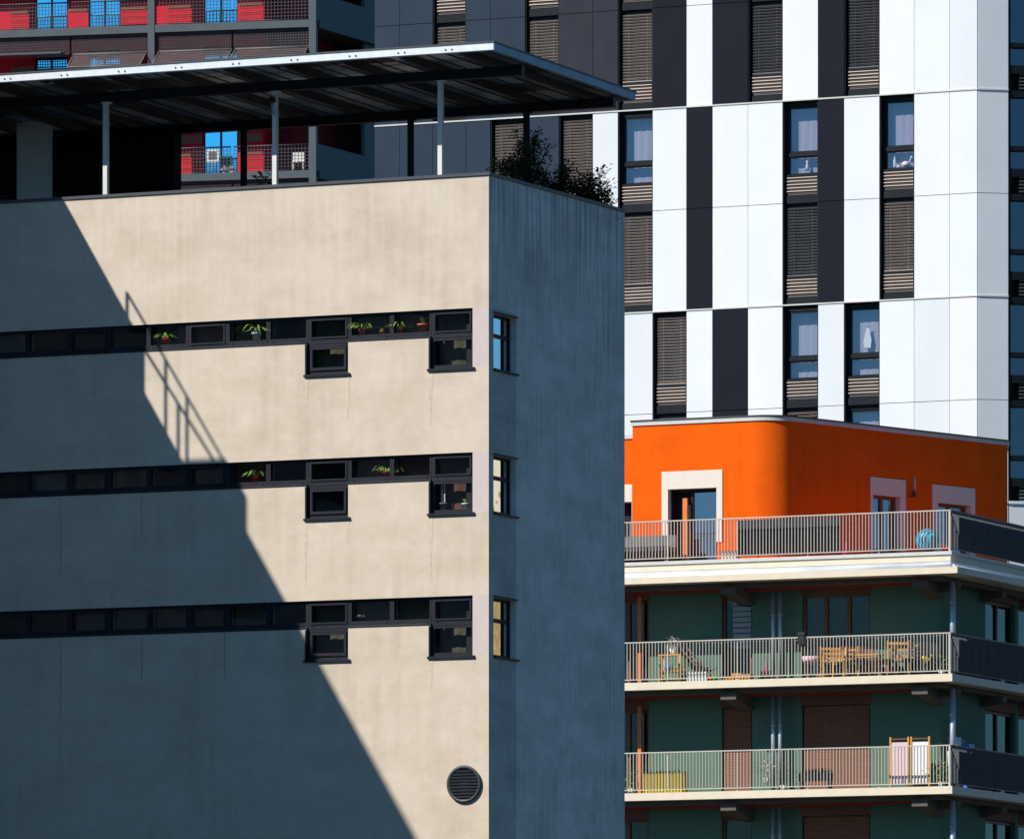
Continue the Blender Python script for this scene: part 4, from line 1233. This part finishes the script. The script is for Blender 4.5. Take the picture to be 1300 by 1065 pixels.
def basket_plant(fr, label, m='white_cloth', n=60, r=.25, pot='white_pot', name='potted_plant', group='plants on the balconies'):
    rs = random.Random(int(fr.ox*100)); t = thing(name, fr, label, 'plant', group)
    b = MB(fr); b.lathe((0,0,0), [(.08,0),(.11,.16),(.09,.16)], n=12); b.build('pot', pot, t)
    b = MB(fr)
    for q in range(n):
        th = rs.uniform(0, 6.28); e = rs.uniform(-.1, 1.5); k = rs.uniform(.2, .9)
        leaf(b, (cos(th)*cos(e)*r*k, sin(th)*cos(e)*r*k, .18+sin(e)*r*k*1.3), (cos(th), sin(th), .5), .09, .025)
    b.build('leaves', m, t); return t
basket_plant(gfr(855, .75, z2t+.777), 'white flowering plant on top of the pine shelf unit')
def deckchair(fr, label, cloth='dark_cloth', wood='pine_wood', group=None):
    t = thing('deck_chair', fr, label, 'chair', group)
    for sy in (-.26, .26):
        b = MB(fr); b.bar((-.45, sy, .05), (.35, sy, .95), .02); b.build('back_frame', wood, t)
        b = MB(fr); b.bar((-.5, sy*.9, .42), (.42, sy*.9, .02), .02); b.build('seat_frame', wood, t)
    b = MB(fr)
    P = [(-.42, .36), (-.15, .24), (.05, .38), (.2, .65), (.35, .93)]
    for a, c in zip(P[:-1], P[1:]): b.poly([(a[0],-.22,a[1]),(a[0],.22,a[1]),(c[0],.22,c[1]),(c[0],-.22,c[1])])
    b.build('sling', cloth, t); return t
deckchair(gfr(884, .9, z2t, pi), 'dark sling deck chair right of the pine shelf unit', wood='dark_wood')
fr = gfr(888, .45, z2t); t = thing('storage_crate', fr, 'white slatted crate in front of the dark deck chair', 'crate')
b = MB(fr); [b.box(-.30,.30,-.16,-.14,.02+.09*k,.09+.09*k) or b.box(-.30,.30,.14,.16,.02+.09*k,.09+.09*k) for k in range(3)]; b.box(-.30,.30,-.139,.139,0,.02); b.build('crate_slats', 'white_cloth', t)
for lb, px, m in (('green toy watering can behind the middle railing', 908, 'green_plastic'), ('red toy bucket left of the green toy on the middle balcony', 902, 'red_plastic')):
    fr = gfr(px, .4, z2t); t = thing('toy', fr, lb, 'toy', 'toys on the middle balcony')
    b = MB(fr); b.lathe((0,0,0), [(.06,0),(.08,.15),(.07,.15)], n=12); b.build('body', m, t); b = MB(fr); b.bar((.06,0,.1),(.16,0,.2),.012); b.build('spout', m, t)
for k, (px, h, lb) in enumerate(((926, .14, 'left and lowest of the three wooden crates on the middle balcony'), (937, .22, 'middle of the three wooden crates on the middle balcony'), (949, .19, 'right of the three wooden crates, nearest the striped blind'))):
    fr = gfr(px, .55, z2t); t = thing('wooden_crate', fr, lb, 'crate', 'low wooden crates')
    b = MB(fr)
    for q in range(3): z = h*q/3; b.box(-.13,.13,-.12,-.10,z+.004,z+h/3-.008); b.box(-.13,.13,.10,.12,z+.004,z+h/3-.008)
    b.box(-.13,-.115,-.099,.099,.003,h); b.box(.115,.13,-.099,.099,.003,h); b.build('boards', 'pine_wood', t)
    b = MB(fr); b.box(-.114,.114,-.099,.099,0,.02); b.build('base', 'dark_wood', t)
fr = gfr(972.5, 1.2, z2t); t = thing('parasol', fr, 'small folded pink parasol leaning beside the twin downpipes', 'parasol')
b = MB(fr); b.bar((-.03,0,0),(.03,0,.72),.012); b.build('pole', 'dark_steel', t); b = MB(fr); b.bar((-.01,0,.20),(.028,0,.66),.055,n=8,r2=.015); b.build('canopy', 'pink_plastic', t)
fr = gfr(971, .6, z2t); t = thing('boots', fr, 'pair of black boots at the foot of the pink parasol', 'shoes')
for sx in (-.1, .08): b = MB(fr); b.box(sx-.05, sx+.05, -.13, .10, 0, .08); b.box(sx-.045, sx+.045, .0, .10, .081, .26); b.build('boot', 'dark_cloth', t)
x = G.fx(1018, 0); fr = G.sub(x, .0, 0, z2t+1.081)
t = thing('bird_feeder', fr, 'black box clipped over the middle railing', 'box')
b = MB(fr); b.box(-.09,.09,-.08,-.03,-.20,.05); b.build('box_body', 'dark_cloth', t); b = MB(fr); b.extr([(-.1,.05),(.05,.05),(-.03,.12)], -.10, .10); b.build('lid', 'dark_cloth', t)
fr = gfr(1030, .8, z2t); t = thing('laundry_basket', fr, 'round pinkish basket on a stand left of the wooden chairs', 'basket')
b = MB(fr); b.lathe((0,0,.42), [(.14,0),(.22,.06),(.24,.20),(.22,.20)], n=16); b.build('basket', 'pink_cloth', t)
for sx in (-.13, .13): b = MB(fr); b.bar((sx,0,0),(-sx*.6,0,.42),.013); b.build('leg', 'dark_steel', t)
chair(gfr(1056, .7, z2t, .5), 'wooden armchair with slatted back, left end of the furniture group', arms=True, w=.52, h=.88)
chair(gfr(1072, .5, z2t, -.4), 'light wooden chair seen sideways in front of the white cushioned bench', w=.44, h=.84)
fr = gfr(1078, 1.2, z2t); t = thing('garden_bench', fr, 'bench with a white cushion against the green wall behind the light wooden chair', 'bench')
b = MB(fr); b.box(-.62,.62,-.22,.22,.36,.41); b.build('seat', 'dark_wood', t); b = MB(fr); b.box(-.6,.6,-.2,.2,.411,.52); b.build('cushion', 'white_cloth', t)
b = MB(fr); b.box(-.62,.62,.20,.24,.55,.88); b.build('backrest', 'dark_wood', t)
for sx in (-.56, .56):
    for sy in (-.18, .18): b = MB(fr); b.box(sx-.03,sx+.03,sy-.03,sy+.03,0,.359); b.build('leg', 'dark_wood', t)
fr = gfr(1063, .9, z2t); t = thing('flower_pot', fr, 'square terracotta planter under the bench', 'planter')
b = MB(fr); b.box(-.13,.13,-.1,.1,0,.28); b.box(-.15,.15,-.12,.12,.281,.33); b.build('pot', 'terracotta', t)
table(gfr(1104, .75, z2t), 'small yellow pine table in the middle of the furniture group', .62, .45, .62)
table(gfr(1118, 1.05, z2t), 'dark low table behind the yellow pine table', .8, .5, .46, 'dark_wood', 'dark_wood')
chair(gfr(1140, .65, z2t, .35), 'tall pine chair right of the yellow table', w=.55, h=.98)
chair(gfr(1153, 1.1, z2t, -.6), 'pine folding chair half hidden behind the tall pine chair', w=.48, h=.93, slats=2)
chair(gfr(1090, .42, z2t, .7), 'dark brown chair turned sideways in front of the white cushioned bench', wood='dark_wood', seat='dark_cloth', w=.44, h=.86)
chair(gfr(1122, .45, z2t, -.9), 'dark brown folding chair between the yellow table and the tall pine chair', wood='dark_wood', seat='dark_wood', w=.42, h=.84, slats=2)
chair(gfr(1163, .55, z2t, .1), 'black cushioned dining chair right of the tall pine chair', wood='dark_cloth', seat='dark_cloth', w=.48, h=.95, slats=4)
fr = gfr(1176, .9, z2t, .2); t = thing('armchair', fr, 'dark round-backed wicker armchair near the balcony corner', 'chair')
b = MB(fr); b.lathe((0,0,0), [(.30,0),(.34,.2),(.33,.40),(.0,.42)], n=20); b.build('seat', 'dark_cloth', t)
b = MB(fr)
for k in range(10):
    a0, a1 = pi*(k/10)-.1, pi*((k+1)/10)-.1
    hz = lambda a: .62+.32*sin(max(0, min(pi, a)))
    for r1 in (.33, .36): b.poly([(cos(a0)*r1, sin(a0)*r1, .38), (cos(a1)*r1, sin(a1)*r1, .38), (cos(a1)*r1, sin(a1)*r1, hz(a1)), (cos(a0)*r1, sin(a0)*r1, hz(a0))])
b.build('backrest', 'dark_cloth', t)
fr = gfr(1174, .45, z2t); t = thing('watering_can', fr, 'yellow watering can in front of the dark wicker armchair', 'watering can')
b = MB(fr); b.lathe((0,0,.3), [(.08,0),(.09,.18),(.06,.22)], n=14); b.build('can_body', 'yellow_plastic', t); b = MB(fr); b.bar((.07,0,.36),(.2,0,.54),.015); b.build('spout', 'yellow_plastic', t)
b = MB(fr); [b.bar((sx,sy,0),(sx*.5,sy*.5,.3),.012) for sx in (-.08,.08) for sy in (-.08,.08)]; b.build('stand', 'dark_steel', t)
basket_plant(gfr(1042, .9, z2t), 'small leafy plant between the pinkish basket and the wooden armchair', 'leaf_dark', 80, .45, pot='terra_pot')
basket_plant(gfr(1196, .7, z2t), 'tall silvery plant in the corner of the middle balcony', 'leaf_bright', 50, .42)
# clips hung along the rail: fairy-light string
fr = gfr(1000, -.0, z2t+1.02)
b = MB(G); rs = random.Random(4); x = G.fx(840); n = 0
while x < G.fx(1200):
    z = z2t+.98+rs.uniform(-.02, .02); b.lathe((x, .04, z), [(.005,0),(.022,.012),(.022,.03),(.005,.045)], n=8)
    x2 = x+rs.uniform(.16, .42); b.bar((x, .04, z+.045), (x2, .04, z2t+1.0), .004, n=4); x = x2
tag(b.build('fairy_lights', 'white_cloth', None, fr), 'string of small white lights hung under the middle balcony handrail', 'string lights')
# bottom balcony
def lounger(px, lb, cl):
    fr = gfr(px, .75, z3t); t = thing('sun_lounger', fr, lb, 'lounger', 'upright loungers on the lowest balcony')
    for sx in (-.25, .25):
        b = MB(fr); b.box(sx-.022, sx+.022, -.03, .03, 0, 1.36); b.build('side_rail', 'pine_wood', t)
    b = MB(fr); b.box(-.227, .227, -.012, .0, .12, 1.22); b.build('sling', cl, t)
    b = MB(fr); b.box(-.227, .227, -.02, .02, 1.29, 1.32); b.build('cross_bar', 'dark_wood', t)
lounger(1142, 'left of the two upright loungers, pinkish striped cloth on wooden frame', 'pink_cloth')
lounger(1168.5, 'right of the two upright loungers, white cloth on wooden frame', 'white_cloth')
basket_plant(gfr(974, .5, z3t+.2), 'red and white flowering plant in front of the twin downpipes on the lowest balcony', 'pink_cloth', 90, .42)
basket_plant(gfr(995, .6, z3t), 'small dark green plant right of the downpipes on the lowest balcony', 'leaf_dark', 90, .5)
basket_plant(gfr(1196, .6, z3t), 'tall green plant at the corner of the lowest balcony', 'leaf_bright', 120, .6)
basket_plant(gfr(802, .6, z3t), 'green plant with white blossom at the left end of the lowest balcony', 'leaf_bright', 80, .4)
fr = gfr(1036, .5, z3t); t = thing('planter_trough', fr, 'long dark trough of foliage on the lowest balcony before the brown shutter', 'planter')
b = MB(fr); b.box(-.45,.45,-.12,.12,.25,.45); b.build('trough', 'dark_cloth', t)
b = MB(fr); [b.box(sx-.02,sx+.02,-.1,.1,0,.249) for sx in (-.4,.4)]; b.build('stand', 'dark_steel', t)
b = MB(fr); rs = random.Random(8)
for q in range(160):
    th = rs.uniform(0, 6.28); leaf(b, (rs.uniform(-.42,.42), rs.uniform(-.1,.1), .45), (cos(th)*.6, sin(th)*.6, rs.uniform(.2, 1)), rs.uniform(.08,.2), .02)
b.build('foliage', 'leaf_dark', t)
fr = gfr(845, .6, z3t); t = thing('planter_trough', fr, 'yellow trough with low plants at the left of the lowest balcony', 'planter')
b = MB(fr); b.box(-.6,.6,-.12,.12,.0,.55); b.build('trough', 'yellow_plastic', t)
b = MB(fr)
for q in range(160):
    th = rs.uniform(0, 6.28); leaf(b, (rs.uniform(-.58,.58), rs.uniform(-.1,.1), .55), (cos(th)*.6, sin(th)*.6, rs.uniform(.2, 1)), rs.uniform(.06,.14), .02)
b.build('foliage', 'leaf_dark', t)
# side balcony bits on the lowest floor
fr = G.sub(-.45, 1.55, 0, z3t)
t = thing('storage_bin', fr, 'pale grey bin with a bucket-like lid on the shaded side balcony', 'bin')
b = MB(fr); b.lathe((0,0,0), [(.16,0),(.2,1.0),(.18,1.0)], n=16); b.lathe((0,0,1.02),[(.15,0),(.17,.34),(.15,.34)], n=16); b.build('bin_body', 'white_pot', t)
fr = G.sub(-.42, 2.3, 0, z3t)
t = thing('patterned_bag', fr, 'blue patterned laundry bag beside the pale bin on the side balcony', 'bag')
b = MB(fr); b.box(-.16,.16,-.2,.2,0,1.22); b.build('bag', 'blue_plastic', t); b = MB(fr); b.bar((-.1,-.1,1.22),(-.1,.1,1.34),.01); b.bar((-.1,.1,1.34),(-.1,.18,1.22),.01); b.build('strap', 'white_cloth', t)

# ================================================================== SETTING OUTSIDE THE FRAME
GR = Frame(0, 0, 0)
b = MB(GR); b.poly([(-3000,-3000,0),(3000,-3000,0),(3000,3000,0),(-3000,3000,0)]); tag(b.build('ground', 'asphalt', None, GR), 'dark asphalt ground between the buildings', None, None, 'structure')
# block on the right, mirrored in the side windows
NB = Frame(118, 262, radians(-48.3))
nbk = thing('far_apartment_block', NB, 'cream and gold block far to the right, seen only mirrored in the side windows', 'building')
b = MB(NB); b.box(-30, 30, 0, 15, 0, 29.6, 'distant_gold'); b.box(-30, 30, 0, 15, 29.601, 34.0, 'distant_cream'); b.build('wall', 'distant_cream', nbk)

# ================================================================== LIGHT, SKY, CAMERA
w = bpy.data.worlds.new("World"); SC.world = w; w.use_nodes = True
nt = w.node_tree; bg = nt.nodes['Background']
sky = nt.nodes.new('ShaderNodeTexSky'); sky.sky_type = 'NISHITA'; sky.sun_disc = False
sky.sun_elevation = SUN_EL; sky.sun_rotation = SUN_AZ
sky.air_density = 1.0; sky.dust_density = .3; sky.ozone_density = 4.0
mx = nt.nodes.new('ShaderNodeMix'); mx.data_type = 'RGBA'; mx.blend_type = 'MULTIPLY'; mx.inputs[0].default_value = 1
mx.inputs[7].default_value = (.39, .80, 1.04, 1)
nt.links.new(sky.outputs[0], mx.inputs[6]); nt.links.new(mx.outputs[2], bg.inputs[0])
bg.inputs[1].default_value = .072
ld_ = bpy.data.lights.new('sun', 'SUN'); ld_.energy = 4.9; ld_.angle = radians(.45); ld_.color = (1.0, .95, .88)
so_ = bpy.data.objects.new('sun', ld_); COL.objects.link(so_)
from mathutils import Vector
so_.rotation_euler = Vector(S).to_track_quat('Z', 'Y').to_euler(); so_.location = (-60, 60, 120)
cam = bpy.data.cameras.new('camera'); co = bpy.data.objects.new('camera', cam); COL.objects.link(co)
co.location = (0, 0, CZ); co.rotation_euler = (pi/2, 0, 0)
cam.sensor_width = 36; cam.lens = F_PX/1300*36; cam.shift_x = 0; cam.shift_y = (HY-532.5)/1300
cam.clip_start = 1; cam.clip_end = 5000
SC.camera = co
SC.view_settings.view_transform = 'Standard'; SC.view_settings.look = 'None'; SC.view_settings.exposure = .08; SC.view_settings.gamma = 1
SC.cycles.max_bounces = 8; SC.cycles.diffuse_bounces = 3; SC.cycles.transparent_max_bounces = 16
